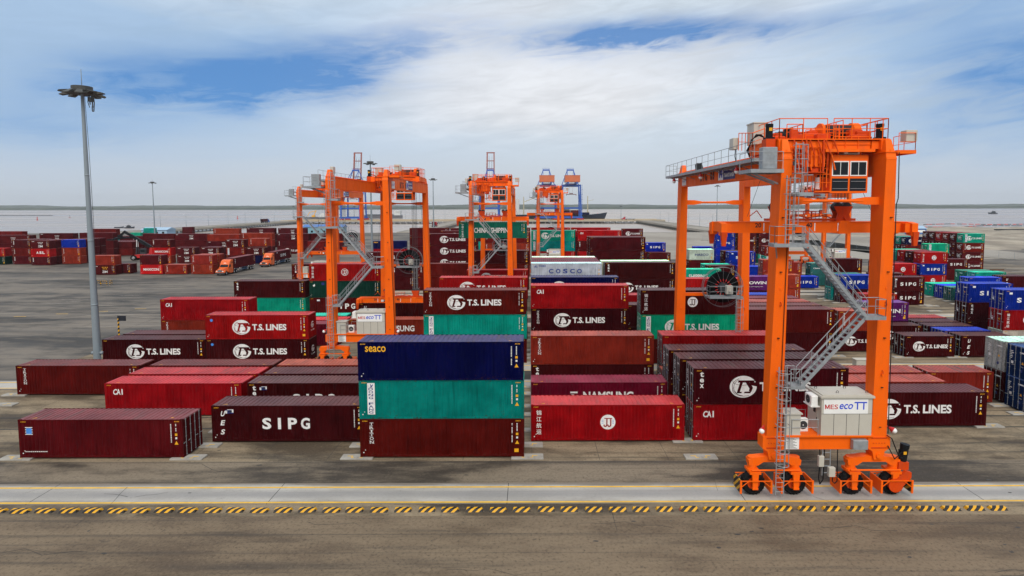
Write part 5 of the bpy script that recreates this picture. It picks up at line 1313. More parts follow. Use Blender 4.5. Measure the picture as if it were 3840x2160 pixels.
    for s in (-1, 1):
        b.prism([(s*1.95-.28, z+.02), (s*1.95+.28, z+.02), (s*1.95+.4, z-.3), (s*1.95+.4, z-.84), (s*1.95-.4, z-.84), (s*1.95-.4, z-.3)], -.46, .96)
        b.box(*sorted((s*6.1, s*5.72)), -.85, 1.35, z-.75, z-.15); b.box(*sorted((s*6.35, s*6.0)), -.5, 1.0, z-.7, z-.05)
        b.prismx([(-1.05, z-.15), (-.45, z-.05), (-.45, z-.9), (-1.05, z-.98)], *sorted((s*6.45, s*6.05))); b.prismx([(.95, z-.05), (1.55, z-.15), (1.55, z-.98), (.95, z-.9)], *sorted((s*6.45, s*6.05)))
    b.box(-2.4, 2.4, -.2, .7, z-.6, z-.2)
    spr = b.build('spreader', O, c, L)
    b = MB()
    for s in (-1, 1):
        for yy in (-1.0, 1.5): b.hexa([(s*6.28-.12, yy-.1, z-1.62), (s*6.28+.12, yy-.1, z-1.62), (s*6.28+.12, yy+.1, z-1.62), (s*6.28-.12, yy+.1, z-1.62), (s*6.28-.2, yy-.16, z-.7), (s*6.28+.2, yy-.16, z-.7), (s*6.28+.2, yy+.16, z-.7), (s*6.28-.2, yy+.16, z-.7)])
    b.build('corner_flipper', D, spr)
    b = MB(); F = lambda u, v: (u, -.395, v)
    for x_, s_ in ((-4.0, '20'), (-.6, '40')): b.flat(text(s_, x_, z-.42, .3, .42, .03), F, 0)
    for x_ in (-3.45, -.05, 1.5): b.flat(rect(x_, x_+.07, z-.66, z-.12), F, 1)
    b.flat(rect(-2.95, -1.3, z-.62, z-.28), F, 0); F3 = lambda u, v: (u, -.399, v); b.flat(rect(-2.92, -2.55, z-.6, z-.3), F3, 1); b.flat(text('MITSUI-PACECO', -2.45, z-.43, .09, 1.0, .01), F3, 1); b.flat(text('S.W.L. 40 T', -2.35, z-.58, .1, .8, .01), F3, 1)
    b.build('spreader_markings', [M_BLK, M_WINF], spr)
CR = [('the biggest crane, nearest at the right, with its spreader empty and raised', (18.91, 36.05, 0), 2.4, 17.72, 'RTG 01'),
      ('crane left of centre with its trolley far back over a truck lane', (-19.6, 65.2, 0), 20.0, 5.0, 'RTG 02'),
      ('central crane lifting a teal container behind the stacks', (-6.9, 96.6, 0), 6.6, 16.75, None),
      ('far left crane seen through the legs of the crane before it', (-46.8, 123.6, 0), 12.5, 7.9, None),
      ('small distant crane in front of the blue quay cranes', (5.2, 155.8, 0), 7.5, 16.6, None),
      ('distant crane seen between the legs of the biggest crane', (83.2, 155.8, 0), 12.0, 16.0, None)]
base = gantry('gantry_crane', CR[0][0], (0, 0, 0), None)
for i, (lab, loc, ty, hz, num) in enumerate(CR):
    if i == 0: cr = gantry('gantry_crane', lab, loc, num)
    elif num: cr = gantry('gantry_crane', 'orange '+lab, loc, num)
    else: cr = dup(base, loc, 0, 'orange '+lab)
    if i == 0: cr['label'] = 'orange '+lab
    trolley(cr, ty, hz)
def drop(o):
    for k in kids(o): drop(k)
    bpy.data.objects.remove(o)
drop(base)
# loads on the hooks and on the truck under the second crane
COLS['S2'] = (.006, .085, .068); CN['S2'] = 'green'
container(-6.9, 96.6+6.6+.25, 12.86, 40, 1, 'S2', 'china', 'long green container with wide white lettering, hanging from the central crane', group='containers on cranes and trucks')

# ------------------------------------------------------------------ trucks
M_TRUCK = plain('orange truck paint', (.72, .12, .012), .3, var=.06, scale=1)
M_CHROME = plain('bright metal', (.55, .55, .56), .25, .8)
M_TRBLUE = plain('dark blue trailer paint', (.012, .05, .12), .45, var=.15)
M_TRRED = plain('red truck paint', (.45, .015, .03), .35)
def tyre(par, x, y, r=.52, w=.3, name='wheel'):
    b = MB(); s = 1 if x > 0 else -1
    b.tube((x-w/2, y, r), (x+w/2, y, r), r, 20); o = b.build(name, M_RUBBER, par)
    h = MB(); h.tube((x+s*w/2, y, r), (x+s*(w/2+.02), y, r), r*.55, 14, r*.45); h.build('rim', M_CHROME, o); return o
def semi(label, loc, body, rz=0., trailer=True, box=None):
    t = thing('semi_truck', label, 'truck', loc, rz, 'trucks driving on the roads')
    b = MB()
    b.prismx([(2.1, .75), (2.1, 2.05), (2.45, 2.25), (2.75, 2.95), (3.2, 3.62), (3.9, 3.95), (4.7, 4.0), (4.7, .75)], -1.22, 1.22)
    b.prismx([(4.4, .7), (4.4, 1.0), (7.0, 1.0), (7.0, .7)], -.45, .45); b.box(-1.2, -.5, 3.0, 4.9, .45, .95); b.box(.5, 1.2, 3.0, 4.9, .45, .95)
    cb = b.build('cab', body, t)
    b = MB(); b.hexa([(-.82, .1, .75), (.82, .1, .75), (1.16, 2.1, .75), (-1.16, 2.1, .75), (-.72, .18, 1.62), (.72, .18, 1.62), (.95, 2.12, 2.0), (-.95, 2.12, 2.0)])
    for s in (-1, 1): b.prismx([(.2, .9), (.35, 1.25), (.9, 1.42), (1.5, 1.35), (1.95, .95), (1.95, .8), (1.75, .8), (1.5, 1.12), (.95, 1.12), (.7, .8), (.2, .75)], *sorted((s*.78, s*1.24)))
    b.build('hood', body, t)
    b = MB(); b.hexa([(-1.05, 2.12, 2.07), (1.05, 2.12, 2.07), (1.05, 2.5, 2.3), (-1.05, 2.5, 2.3), (-.98, 2.46, 2.72), (.98, 2.46, 2.72), (.98, 2.7, 2.72), (-.98, 2.7, 2.72)]); b.build('windscreen', M_GLASS, t)
    for s in (-1, 1):
        b = MB(); b.box(*sorted((s*1.215, s*1.23)), 2.75, 3.5, 2.05, 2.75); b.box(*sorted((s*1.215, s*1.23)), 4.0, 4.45, 3.0, 3.4); b.build('side_window', M_GLASS, cb)
        b = MB(); b.bbox(*sorted((s*1.3, s*1.5)), 2.45, 2.58, 2.0, 2.65, .02); b.build('mirror', M_BLACK, cb)
        b = MB(); b.bbox(*sorted((s*.62, s*.98)), .02, .2, 1.0, 1.25, .03); b.build('headlight', M_WINF, t)
    b = MB(); b.ball((0, 2.86, 3.05), .4, 12, 6, (1.2, .12, .35)); b.build('roof_emblem', M_WINF, cb)
    b = MB(); b.box(-.52, .52, .05, .12, .95, 1.58, 0)
    for k in range(6): b.box(-.5+k*.2-.02, -.5+k*.2+.02, .03, .05, .97, 1.56, 1)
    b.build('grille', [M_CHROME, M_BLACK], t)
    b = MB(); b.bbox(-1.22, 1.22, -.1, .35, .38, .78, .06); b.build('bumper', M_STEELD, t)
    for s in (-1, 1):
        tyre(t, s*1.05, 1.22)
        for y in (5.2, 6.5): tyre(t, s*.98, y, .52, .5)
    if trailer:
        b = MB()
        for s in (-.5, .5): b.box(s-.09, s+.09, 5.0, 17.2, 1.05, 1.32)
        for y in (5.1, 8, 11, 14, 17.1): b.box(-1.2, 1.2, y-.08, y+.08, 1.22, 1.36)
        for s in (-1, 1):
            b.box(*sorted((s*1.12, s*1.2)), 8.2, 13.0, .62, .95); b.box(*sorted((s*1.13, s*1.16)), 8.0, 13.2, 1.2, 1.3)
        tr = b.build('trailer', M_TRBLUE, t)
        for s in (-1, 1):
            for y in (14.6, 15.9): tyre(tr, s*.98, y, .5, .5)
            b = MB()
            for y in (5.4, 8.2, 13.2, 16.9): b.ball((s*1.22, y, 1.3), .13, 8, 5, (.5, 1, 1))
            b.build('side_lamps', M_WINF, tr)
    return t
semi('orange truck nearest the lamp mast, hauling a plain maroon container', (-83.6, 152.4, 0), M_TRUCK)
container(-83.6, 152.4+11.4-1.219+1.22, 1.37, 40, 1, 'M', 'tex', 'maroon container riding on the nearer orange truck', rz=math.pi/2, group='containers on cranes and trucks')
semi('orange truck farther back, hauling a maroon container with white capitals', (-81.6, 173.3, 0), M_TRUCK)
container(-81.6, 173.3+11.4, 1.37, 40, 1, 'M', 'sipg', 'maroon container with big white capitals riding on the farther orange truck', rz=math.pi/2, group='containers on cranes and trucks')
semi('orange truck under the crane left of centre, mostly hidden by its load', (-9.5, 85.55, 0), M_TRUCK, math.pi/2)
container(-19.6, 85.55, 1.37, 40, 1, 'M', 'ues', 'dark maroon container being set on a truck under the second crane', group='containers on cranes and trucks')
semi('small red truck with an empty trailer on the far quay', (112, 711, 0), M_TRRED, -math.pi/2)
semi('small red truck on the middle approach bridge', (-84, 505, 0), M_TRRED, math.pi)
container(-84, 505-11.4, 1.37, 20, 1, 'R', 'none', 'small red container on the truck crossing the middle bridge', rz=math.pi/2, group='containers on cranes and trucks')
semi('small truck carrying a maroon container along the far bridge', (-288, 628, 0), M_STSBLUE, math.pi)
container(-288, 628-11.4, 1.37, 40, 1, 'M', 'none', 'maroon container carried by the truck on the far left bridge', rz=math.pi/2, group='containers on cranes and trucks')

# ------------------------------------------------------------------ reach stacker
t = thing('reach_stacker', 'red and black reach stacker with its boom raised among the left stacks', 'reach stacker', (-134.5, 197.5, 0), R(100))
b = MB(); b.prismx([(-4.2, .9), (-4.2, 1.7), (-2.5, 2.1), (2.2, 1.9), (3.1, 1.3), (3.1, .8)], -1.4, 1.4); b.bbox(-1.5, 1.5, -5.2, -3.6, .8, 2.6, .1); b.prismx([(-4.6, 2.4), (-3.2, 4.3), (-2.6, 4.3), (-2.2, 2.0)], -1.1, -.75); b.prismx([(-4.6, 2.4), (-3.2, 4.3), (-2.6, 4.3), (-2.2, 2.0)], .75, 1.1)
b.build('chassis', M_REDP, t)
for s in (-1, 1):
    tyre(t, s*1.55, 2.3, .9, .9); tyre(t, s*1.45, -3.2, .8, .6)
b = MB(); b.beam((0, -3.0, 4.1), (0, 3.6, 8.6), .9, .95); b.beam((0, 3.2, 8.35), (0, 5.6, 9.9), .7, .75); b.beam((0, 5.2, 10.1), (0, 6.9, 8.5), .6, .6); b.build('boom', M_BLACK, t)
for s in (-1, 1):
    b = MB(); b.tube((s*.8, 1.9, 1.8), (s*.55, 1.75, 4.6), .17, 10, mi=0); b.tube((s*.55, 1.75, 4.6), (s*.45, 1.6, 7.1), .11, 10, mi=1); b.build('lift_cylinder', [M_STEELD, M_WINF], t)
b = MB(); b.bbox(-.7, .7, -1.0, .8, 2.0, 3.9, .1, 0); b.box(-.6, .6, .805, .83, 2.7, 3.7, 1); b.box(-.72, -.702, -.8, .6, 2.7, 3.7, 1); b.box(.702, .72, -.8, .6, 2.7, 3.7, 1); b.build('cab', [M_STEELD, M_GLASS], t)
b = MB(); b.box(-3.1, 3.1, 6.5, 7.4, 7.5, 8.0); b.box(-6.0, 6.0, 6.7, 7.1, 7.3, 7.75); b.box(-.6, .6, 6.4, 7.5, 7.9, 8.8)
for s in (-1, 1): b.box(*sorted((s*5.7, s*6.1)), 5.8, 8.1, 7.2, 7.7)
b.build('spreader', M_BLACK, t)

# ------------------------------------------------------------------ lamp masts and street lights
def mast(label, x, y, detail=True, h=31.1):
    t = thing('lamp_mast', label, 'lamp mast', (x, y, 0), 0, 'tall floodlight masts in the yard')
    b = MB()
    if h > 25: b.tube((0, 0, 0), (0, 0, 1.6), .52, 12, .38)
    n = 6
    for k in range(n): b.tube((0, 0, 1+(h-1)*k/n), (0, 0, 1+(h-1)*(k+1)/n+.1), .36-.21*k/n, 14, .36-.21*(k+1)/n-.004, caps=False)
    b.tube((0, 0, h), (0, 0, h+2.1), .035, 6)
    for zc in (8, 15, 22): b.tube((0, 0, zc), (0, 0, zc+.18), .34-.21*zc/h+.03, 14) if h > 25 else None
    if detail: b.box(-.6, -.3, -.1, .1, 2.6, 2.9); b.box(.3, .6, -.1, .1, 2.6, 2.9)
    smooth(b.build('pole', M_MAST, t))
    b = MB(); b.disc((0, 0, h-.4), (0, 0, 1), .25, 1.25, .18, 24); b.disc((0, 0, h+.05), (0, 0, 1), .2, .95, .5, 20)
    for k in range(6): b.beam((0, 0, h-.4), (1.5*math.cos(k*math.pi/3), 1.5*math.sin(k*math.pi/3), h-.4), .1)
    b.build('lamp_carriage', M_LAMPB, t)
    for k in range(10 if detail else 6):
        a = 2*math.pi*k/(10 if detail else 6)+.2; c, s = math.cos(a), math.sin(a); b = MB()
        p = Vector((1.25*c, 1.25*s, h-.35)); q = Vector((2.0*c, 2.0*s, h-.62+(.25 if k % 3 == 0 else 0)))
        u = Vector((-s, c, 0))
        b.hexa([p-u*.24+Vector((0, 0, -.18)), q-u*.36+Vector((0, 0, -.02)), q+u*.36+Vector((0, 0, -.02)), p+u*.24+Vector((0, 0, -.18)), p-u*.2+Vector((0, 0, .22)), q-u*.34+Vector((0, 0, .08)), q+u*.34+Vector((0, 0, .08)), p+u*.2+Vector((0, 0, .22))])
        b.build('floodlight', M_LAMPB, t)
    if detail:
        b = MB(); b.path([(.32, -.1, h-.6), (.45, -.1, h-6), (.5, -.1, h-14), (.42, -.1, h-20), (.5, 0, 3)], .022, 5); b.build('cable', M_STEELD, t)
        b = MB(); b.box(.75, 1.15, -.3, .1, h-1.3, h-.85); b.tube((.8, -.1, h-.6), (.85, -.1, h-1.6), .05, 6); b.tube((1.1, -.1, h-.6), (1.1, -.1, h-1.9), .06, 6); b.path([(1.25, -.1, h-.7), (1.3, -.1, h-1.4), (1.2, -.1, h-2.3), (1.05, -.1, h-2.3), (1.05, -.1, h-1.8)], .05, 6); b.path([(.7, -.1, h-.6), (.62, -.1, h-1.3), (.78, -.1, h-1.9)], .04, 5); b.build('hanging_bracket', M_LAMPB, t)
    return t
mast('tallest lamp mast, leaning into view at the left with hanging bracket', -47.55, 61.6)
mast('lamp mast rising behind the crane left of centre', -46.4, 166, False)
mast('lamp mast between the second and central cranes', -46.5, 272, False)
mast('thin lamp mast above the far left container stacks', -201, 305, False)
mast('thin lamp mast seen between the far legs of the biggest crane', 122, 376, False)
for x, w in ((-302, 'left of the dredger'), (-225, 'behind the second crane'), (-139, 'left of the central crane')): mast('short floodlight mast on the far quay, '+w, x, 727, False, 17)
mast('short floodlight mast on the far quay beside the red truck', 114, 727, False, 17)
pts = [(-296.3, y, 'on the far left bridge, counting inland from the quay') for y in (457, 491, 525, 559, 593, 627, 660)]+[(144.3, y, '') for y in (420, 455, 490, 525, 560, 600, 640)]+[(x, 729, '') for x in (-270, -190, -160, -110, -50, 40)]
sp = MB(); sp.tube((0, 0, 0), (0, 0, 10.6), .16, 8, .11); sp.path([(0, 0, 10.6), (.3, 0, 11.1), (1.6, 0, 11.3)], .05, 6); spm = sp.mesh('street_light_pole', M_MAST)
lh = MB(); lh.bbox(1.3, 2.2, -.14, .14, 11.22, 11.38, .04); lhm = lh.mesh('lamp_head', M_WINF)
for x, y, w in pts:
    lab = 'slim grey street light on the far left bridge' if x < -295 else ('slim grey street light on the far right bridge' if x > 100 and y < 700 else 'slim grey street light along the far quay')
    t = thing('street_light', lab, 'street light', (x, y, -.02), math.pi if x < -295 else 0, lab.replace('light', 'lights').replace('slim grey ', ''))
    put('pole', spm, t); put('lamp_head', lhm, t)

# ------------------------------------------------------------------ quay cranes
def quay_crane(label, x, boom_up, y=690):
    t = thing('quay_crane', label, 'quay crane', (x, y, 0), 0, 'blue quay cranes by the water')
    for sx in (-1, 1):
        for yy in (0, 26):
            b = MB(); b.hexa([(sx*11.5-.8, yy-.9, 2.2), (sx*11.5+.8, yy-.9, 2.2), (sx*11.5+.8, yy+.9, 2.2), (sx*11.5-.8, yy+.9, 2.2), (sx*10.6-.75, yy-.9, 43), (sx*10.6+.75, yy-.9, 43), (sx*10.6+.75, yy+.9, 43), (sx*10.6-.75, yy+.9, 43)]); b.build('leg', M_STSBLUE, t)
    for yy in (0, 26):
        b = MB(); b.box(-13.5, 13.5, yy-.8, yy+.8, 2.6, 4.6); b.box(-10.4, 10.4, yy-.7, yy+.7, 14, 15.6); b.box(-11.2, 11.2, yy-.8, yy+.8, 41, 43); b.build('portal_beam', M_STSBLUE, t)
        for sx in (-1, 1):
            b = MB(); b.box(sx*11.5-3.4, sx*11.5+3.4, yy-.5, yy+.5, .9, 2.4)
            for k in range(4): b.tube((sx*11.5-2.6+k*1.7, yy-.3, .45), (sx*11.5-2.6+k*1.7, yy+.3, .45), .42, 10)
            b.build('bogie', M_REDP, t)
    b = MB()
    for sx in (-1, 1):
        b.beam((sx*11, 0, 15), (sx*10.6, 26, 41), .9); b.box(sx*11-.5, sx*11+.5, 0, 26, 14.2, 15.4); b.box(sx*5-.6, sx*5+.6, -18, 30, 43, 45.5)
        b.beam((sx*10.6, 26, 43), (sx*3.6, 25, 62), .8); b.beam((sx*5, -2, 45), (sx*3.6, 25, 62), .5); b.beam((sx*5, 12, 45), (sx*3.6, 25, 62), .45)
    b.box(-4.4, 4.4, 24, 26, 61, 62.6); b.box(-6, 6, 5, 26, 44.2, 44.6); b.build('upper_frame', M_STSBLUE, t)
    b = MB(); rail(b, [(-4.4, 24, 62.6), (4.4, 24, 62.6)], 1.6, .08, 1.6)
    for k in range(6):
        s = 1 if k % 2 else -1; b.box(11.5+.8, 11.5+2.2, 1, 5, 7+k*6, 7.3+k*6); b.beam((11.5+1.5, 1, 7.2+k*6), (11.5+1.5, 5, 13.2+k*6), .3)
        b.box(-11.5-2.2, -11.5-.8, 1, 5, 7+k*6, 7.3+k*6); rail(b, [(-11.5-2.2, 1, 7.3+k*6), (-11.5-2.2, 5, 7.3+k*6)], 1.2, .06, 2)
    b.build('access_stairs', M_STSBLUE, t)
    if boom_up:
        b = MB()
        for sx in (-1, 1): b.beam((sx*4.6, 29, 44), (sx*4.2, 36, 84), 1.3, 1.8)
        for k in range(1, 5): b.beam((-4.4, 29+7*k/4-.2, 44+40*k/4), (4.4, 29+7*k/4-.2, 44+40*k/4), .9)
        for k in range(9): b.beam((-5.4, 29.5+7*k/9, 46+4.4*k), (-5.4, 29.5+7*(k+.8)/9, 49.6+4.4*k), .25)
        b.box(-5.2, 5.2, 35.4, 36.6, 84, 84.9); b.build('raised_boom', M_STSRED, t)
        b = MB()
        for sx in (-1.6, 1.6): b.tube((sx, 26, 62), (sx, 35, 78), .1, 5); b.tube((sx, 30, 45), (sx, 35, 80), .08, 5)
        b.build('boom_ropes', M_ROPE, t)
        b = MB(); b.box(-7, 7, -16, -4, 45.6, 50); b.build('machinery_house', M_STSHOUSE, t)
    else:
        b = MB(); b.box(-8.8, 8.8, -17, 2, 45.6, 53); b.box(-9.1, 9.1, -17.3, 2.3, 53, 53.4); b.build('machinery_house', M_STSHOUSE, t)
        b = MB()
        for sx in (-1, 1): b.beam((sx*4.6, 28, 44), (sx*4.6, 72, 44), 1.3, 2.2)
        for k in range(4): b.box(-4.6, 4.6, 32+k*12, 33+k*12, 43.5, 44.6)
        b.build('lowered_boom', M_STSRED, t)
        b = MB()
        for sx in (-3.6, 3.6): b.tube((sx, 25, 62), (sx*1.2, 60, 45), .12, 5)
        b.build('boom_ropes', M_ROPE, t)
    b = MB(); z = 26 if boom_up else 31
    yy = 8
    b.box(-2.6, 2.6, yy-2, yy+2, 41, 42.6); b.box(-6.1, 6.1, yy-1.1, yy+1.1, z, z+.7); b.box(-2.2, 2.2, yy-.9, yy+.9, z+1.0, z+1.9)
    for sx in (-1.8, 1.8): b.tube((sx, yy, z+1.9), (sx, yy, 41), .07, 5)
    for sx in (-5.9, 5.9): b.box(sx-.25, sx+.25, yy-1.2, yy+1.2, z-1, z+.1)
    b.build('trolley_and_spreader', M_STSRED, t)
    return t
quay_crane('blue quay crane with raised red boom behind the second crane', -218, True)
quay_crane('blue quay crane with raised boom behind the central crane', -51, True)
quay_crane('blue quay crane with brick-red house behind the small crane', 18.5, False)
quay_crane('blue quay crane with brick-red house, rightmost by the ship bow', 48.5, False)

# ------------------------------------------------------------------ ships, boats, buoys and booms
M_HULL = plain('dark ship hull', (.012, .02, .04), .45); M_HULLG = plain('grey ship hull', (.16, .16, .18), .5); M_SUPER = plain('white ship paint', (.62, .63, .62), .45); M_CREAM = plain('cream mast paint', (.50, .45, .30), .5)
def hull(b, L, Wd_, Dp, mi=0, bow=.14, z0=0, sheer=.25):
    n = 14; P = []
    for i in range(n+1):
        u = i/n; x = -L/2+L*u
        w = Wd_/2*(1 if .08 < u < 1-bow else (max(.02, (1-u)/bow)**.6 if u >= 1-bow else .8+u*2.5))
        zt = Dp+(Dp*sheer*((u-(1-bow*1.6))/(bow*1.6))**2 if u > 1-bow*1.6 else 0)
        xo = (u > 1-bow)*((u-1+bow)/bow)*L*.02
        P += [(x-xo, -w*.7, z0-1), (x+xo, -w, z0+zt), (x+xo, w, z0+zt), (x-xo, w*.7, z0-1)]
    F = []
    for i in range(n):
        for k in range(3): F.append((4*i+k, 4*i+4+k, 4*i+5+k, 4*i+1+k))
    F += [(0, 1, 2, 3), (4*n+3, 4*n+2, 4*n+1, 4*n)]
    b.add(P, F, mi)
t = thing('cargo_ship', 'dark-hulled cargo ship moored behind the blue quay cranes', 'ship', (30, 752, WZ))
b = MB(); hull(b, 134, 20, 9.5, 0, .12, 0, .3); b.build('hull', M_HULL, t)
b = MB(); b.box(-62, -46, -8, 8, 9.5, 30); b.box(-60, -50, -9.5, 9.5, 26, 28.5); b.box(-58, -54, -2, 2, 30, 38); b.build('superstructure', M_SUPER, t)
b = MB(); b.tube((44, 0, 9), (44, 0, 34), .8, 10, .5); b.box(42.8, 45.2, -1.2, 1.2, 9, 14); b.beam((44, 0, 27), (52, 0, 29), .4); b.tube((-40, 0, 9), (-40, 0, 33), .9, 10, .5); b.beam((-40, 0, 26), (-22, 0, 33), .8); b.tube((8, 0, 9), (8, 0, 26), .7, 8); b.build('deck_cranes', M_CREAM, t)
for i, (sx, sz, ck, w) in enumerate(((8, 0, 'U', 'lower blue'), (8, 1, 'M', 'upper maroon'), (21, 0, 'M', 'lower maroon'), (21, 1, 'B', 'upper brown'), (-5, 0, 'B', 'brown'), (33, 0, 'N', 'navy'), (-18, 0, 'R', 'red'))):
    for k in range(3): container(36+sx, 741+k*2.6, WZ+9.6+sz*2.9, 40, 1, ck, 'none', '%s container on the ship deck, %s row' % (w, ('nearest', 'middle', 'farthest')[k]), group='containers aboard the moored ship')
t = thing('dredger', 'grey dredging barge with a yellow excavator arm at anchor', 'barge', (-352, 940, WZ), R(4))
b = MB(); hull(b, 42, 12, 3.2, 0, .1); b.build('hull', M_HULLG, t)
b = MB(); b.box(4, 16, -4, 4, 3, 7.2); b.box(7, 13, -3, 3, 7.2, 9.5); b.tube((12, 0, 9.5), (12, 0, 14), .2, 6); b.build('deckhouse', M_SUPER, t)
b = MB(); b.box(-8, -3, -2, 2, 3, 6); b.beam((-5, 0, 6), (-1, 0, 13.5), 1.0); b.beam((-1, 0, 13.5), (-12, 0, 10.5), .8); b.beam((-12, 0, 10.5), (-15, 0, 5), .8); b.build('excavator_arm', M_YEL, t)
t = thing('river_ship', 'long grey river ship passing behind the second crane', 'ship', (-258, 985, WZ), R(176))
b = MB(); hull(b, 72, 12, 5, 0, .12); b.build('hull', M_HULLG, t)
b = MB(); b.box(-34, -24, -5, 5, 5, 13); b.box(-33, -27, -6, 6, 11, 12.6); b.tube((20, 0, 5), (20, 0, 14), .4, 6); b.build('deckhouse', M_SUPER, t)
b = MB(); b.box(-20, 26, -4.5, 4.5, 5, 6.4); b.build('hatch_covers', M_STEELD, t)
def boat(label, x, y, L, rz, house=True):
    t = thing('boat', label, 'boat', (x, y, WZ), rz)
    b = MB(); hull(b, L, L*.26, L*.11, 0, .35, 0, .8); b.build('hull', M_HULL, t)
    if house:
        b = MB(); b.box(-L*.28, L*.1, -L*.09, L*.09, L*.1, L*.23, 0); b.box(-L*.36, L*.18, -L*.13, L*.13, L*.23, L*.25, 1); b.box(-L*.2, L*.02, -L*.08, L*.08, L*.25, L*.32, 0); b.tube((-.1*L, 0, L*.3), (-.1*L, 0, L*.45), .08, 6, mi=1); b.build('wheelhouse', [M_STEELD, M_HULL], t)
    return t
boat('dark motor boat with a canopy on the river at the left', -397, 565, 9.5, 0)
boat('low dark sampan on the river beside the motor boat', -413, 573, 9, 0, False)
boat('small grey boat alone far out at the right', 1047, 1297, 20, math.pi)
boat('tiny distant boat near the far shore, centre right', 150, 2500, 34, 0)
bu = MB(); bu.tube((0, 0, -.5), (0, 0, .9), 2.3, 14); bum = bu.mesh('float', M_REDP); bt = MB(); bt.tube((0, 0, .9), (0, 0, 8.5), 1.1, 8, .35); bt.box(-.8, .8, -.8, .8, 6.2, 7.8); btm = bt.mesh('tower', M_REDP); btw = bt.mesh('tower', M_GALV)
for x, y, l_, s_, me in ((-762, 883, 'red channel buoy at the far left of the river', .62, btm), (-848, 1052, 'grey channel buoy left of the tall lamp mast', .62, btw), (-1006, 1304, 'small channel buoy almost touching the lamp mast', .62, btw), (-485, 945, 'red channel buoy above the trucks', .6, btm), (138, 1192, 'red channel buoy right of the ship bow', .62, btm)):
    t = thing('channel_buoy', l_, 'buoy', (x, y, WZ), 0, 'channel buoys on the river'); t.scale = (s_, s_, s_)
    put('float', bum, t); put('tower', me, t)
def boom(label, pts, seed):
    b = MB(); rr = random.Random(seed)
    for a, c in zip(pts, pts[1:]):
        a, c = Vector(a+(WZ,)), Vector(c+(WZ,)); n = int((c-a).length/5)
        for i in range(n):
            p, q = a.lerp(c, i/n), a.lerp(c, (i+.8)/n); dz = Vector((0, rr.uniform(-1, 1), .2)); b.tube(p+dz, q+dz, .5, 6, mi=0 if rr.random() < .45 else 1)
    return tag(b.build('floating_boom', [M_REDP, M_STEELD]), label, 'floating boom', 'floating booms off the sand bank')
boom('upper floating boom of red and dark floats, right side', [(427, 622), (470, 640), (500, 618), (560, 630), (640, 632)], 1)
boom('lower floating boom of red and dark floats nearer the sand bank', [(362, 548), (420, 556), (470, 590), (520, 572), (560, 566)], 2)
o = tag(MB().box(-1500, -1083, 1289, 1297, WZ-.5, WZ+1.0).build('mud_bar', M_STEELD), 'low dark mud bar at the far left of the river', 'mud bar'); o['kind'] = 'structure'

# ------------------------------------------------------------------ kerb stones, barriers, posts, cabinets, sheds, fence
kb = MB(); w_, l_, h_ = .21, .53, .17
kb.hexa([(-l_, -w_, 0), (l_, -w_, 0), (l_, w_, 0), (-l_, w_, 0), (-l_+.05, -w_+.09, h_), (l_-.05, -w_+.09, h_), (l_-.05, w_-.09, h_), (-l_+.05, w_-.09, h_)])
kme = kb.mesh('wheel_stop', M_HAZ)
x = -33.0
for i in range(46):
    if i == 42 and False: pass
    if i != 43:
        o = put('wheel_stop', kme, None, (x+rc.uniform(-.04, .04), 34.05+rc.uniform(-.03, .03), .005), rc.uniform(-.03, .03))
        o.scale = (rc.uniform(.97, 1.04), 1, rc.uniform(.93, 1.05))
        tag(o, 'black and yellow striped wheel stop in the row along the front road', 'wheel stop', 'wheel stops along the front road')
    x += 1.472
tag(MB().bbox(-.2, .2, -.1, .1, 0, .08, .02).build('brick', plain('clay brick', (.25, .06, .03), .8), None, (9.3, 34.05, .005)), 'loose brick lying between two wheel stops', 'brick')
for i, (xx, yy) in enumerate(((-100.9, 134), (-102.9, 134.4), (-99.9, 134.9))):
    b = MB(); b.path([(-.7, 0, 0), (-.7, 0, .95), (-.5, 0, 1.1), (.5, 0, 1.1), (.7, 0, .95), (.7, 0, 0)], .07, 8); b.tube((-.7, 0, .55), (.7, 0, .55), .05, 8)
    o = b.build('hoop_barrier', M_HAZ, None, (xx, yy, 0)); o.rotation_euler.z = R((0, 55, -70)[i])
    tag(o, ('black and yellow hoop barrier facing front beside the lamp mast', 'black and yellow hoop barrier half hidden by the lamp mast', 'black and yellow hoop barrier turned sideways behind the other two')[i], 'barrier', 'hoop barriers on the open yard')
M_HULL0 = plain('near black sign board', (.006, .007, .016), .6)
for l_, xx, yy in (('yellow and black post with dark sign, behind the lamp-mast containers', -59.6, 81.5), ('yellow and black post with dark sign, by the far left crane foot', -60.8, 144.5)):
    t = thing('sign_post', l_, 'sign post', (xx, yy, 0), 0, 'small striped sign posts')
    MB().tube((0, 0, 0), (0, 0, 2.6), .11, 10).build('post', M_HAZ, t); MB().bbox(-.1, 1.1, -.06, .06, 2.25, 3.0, .02).build('sign_board', M_HULL0, t)
t = thing('control_cabinet', 'pale grey roadside cabinet on the runway behind the biggest crane', 'cabinet', (37.2, 63.4, 0))
b = MB(); b.box(-.72, .72, -.4, .4, .0, 1.35); b.box(-.8, .8, -.46, .46, 1.35, 1.43); b.build('body', M_BEIGE, t)
for s in (-1, 1):
    d = MB().box(*sorted((s*.015, s*.68)), -.415, -.402, .1, 1.28).build('door', M_BEIGE, t); MB().box(s*.1-.02, s*.1+.02, -.44, -.416, .65, .8).build('handle', M_STEELD, d)
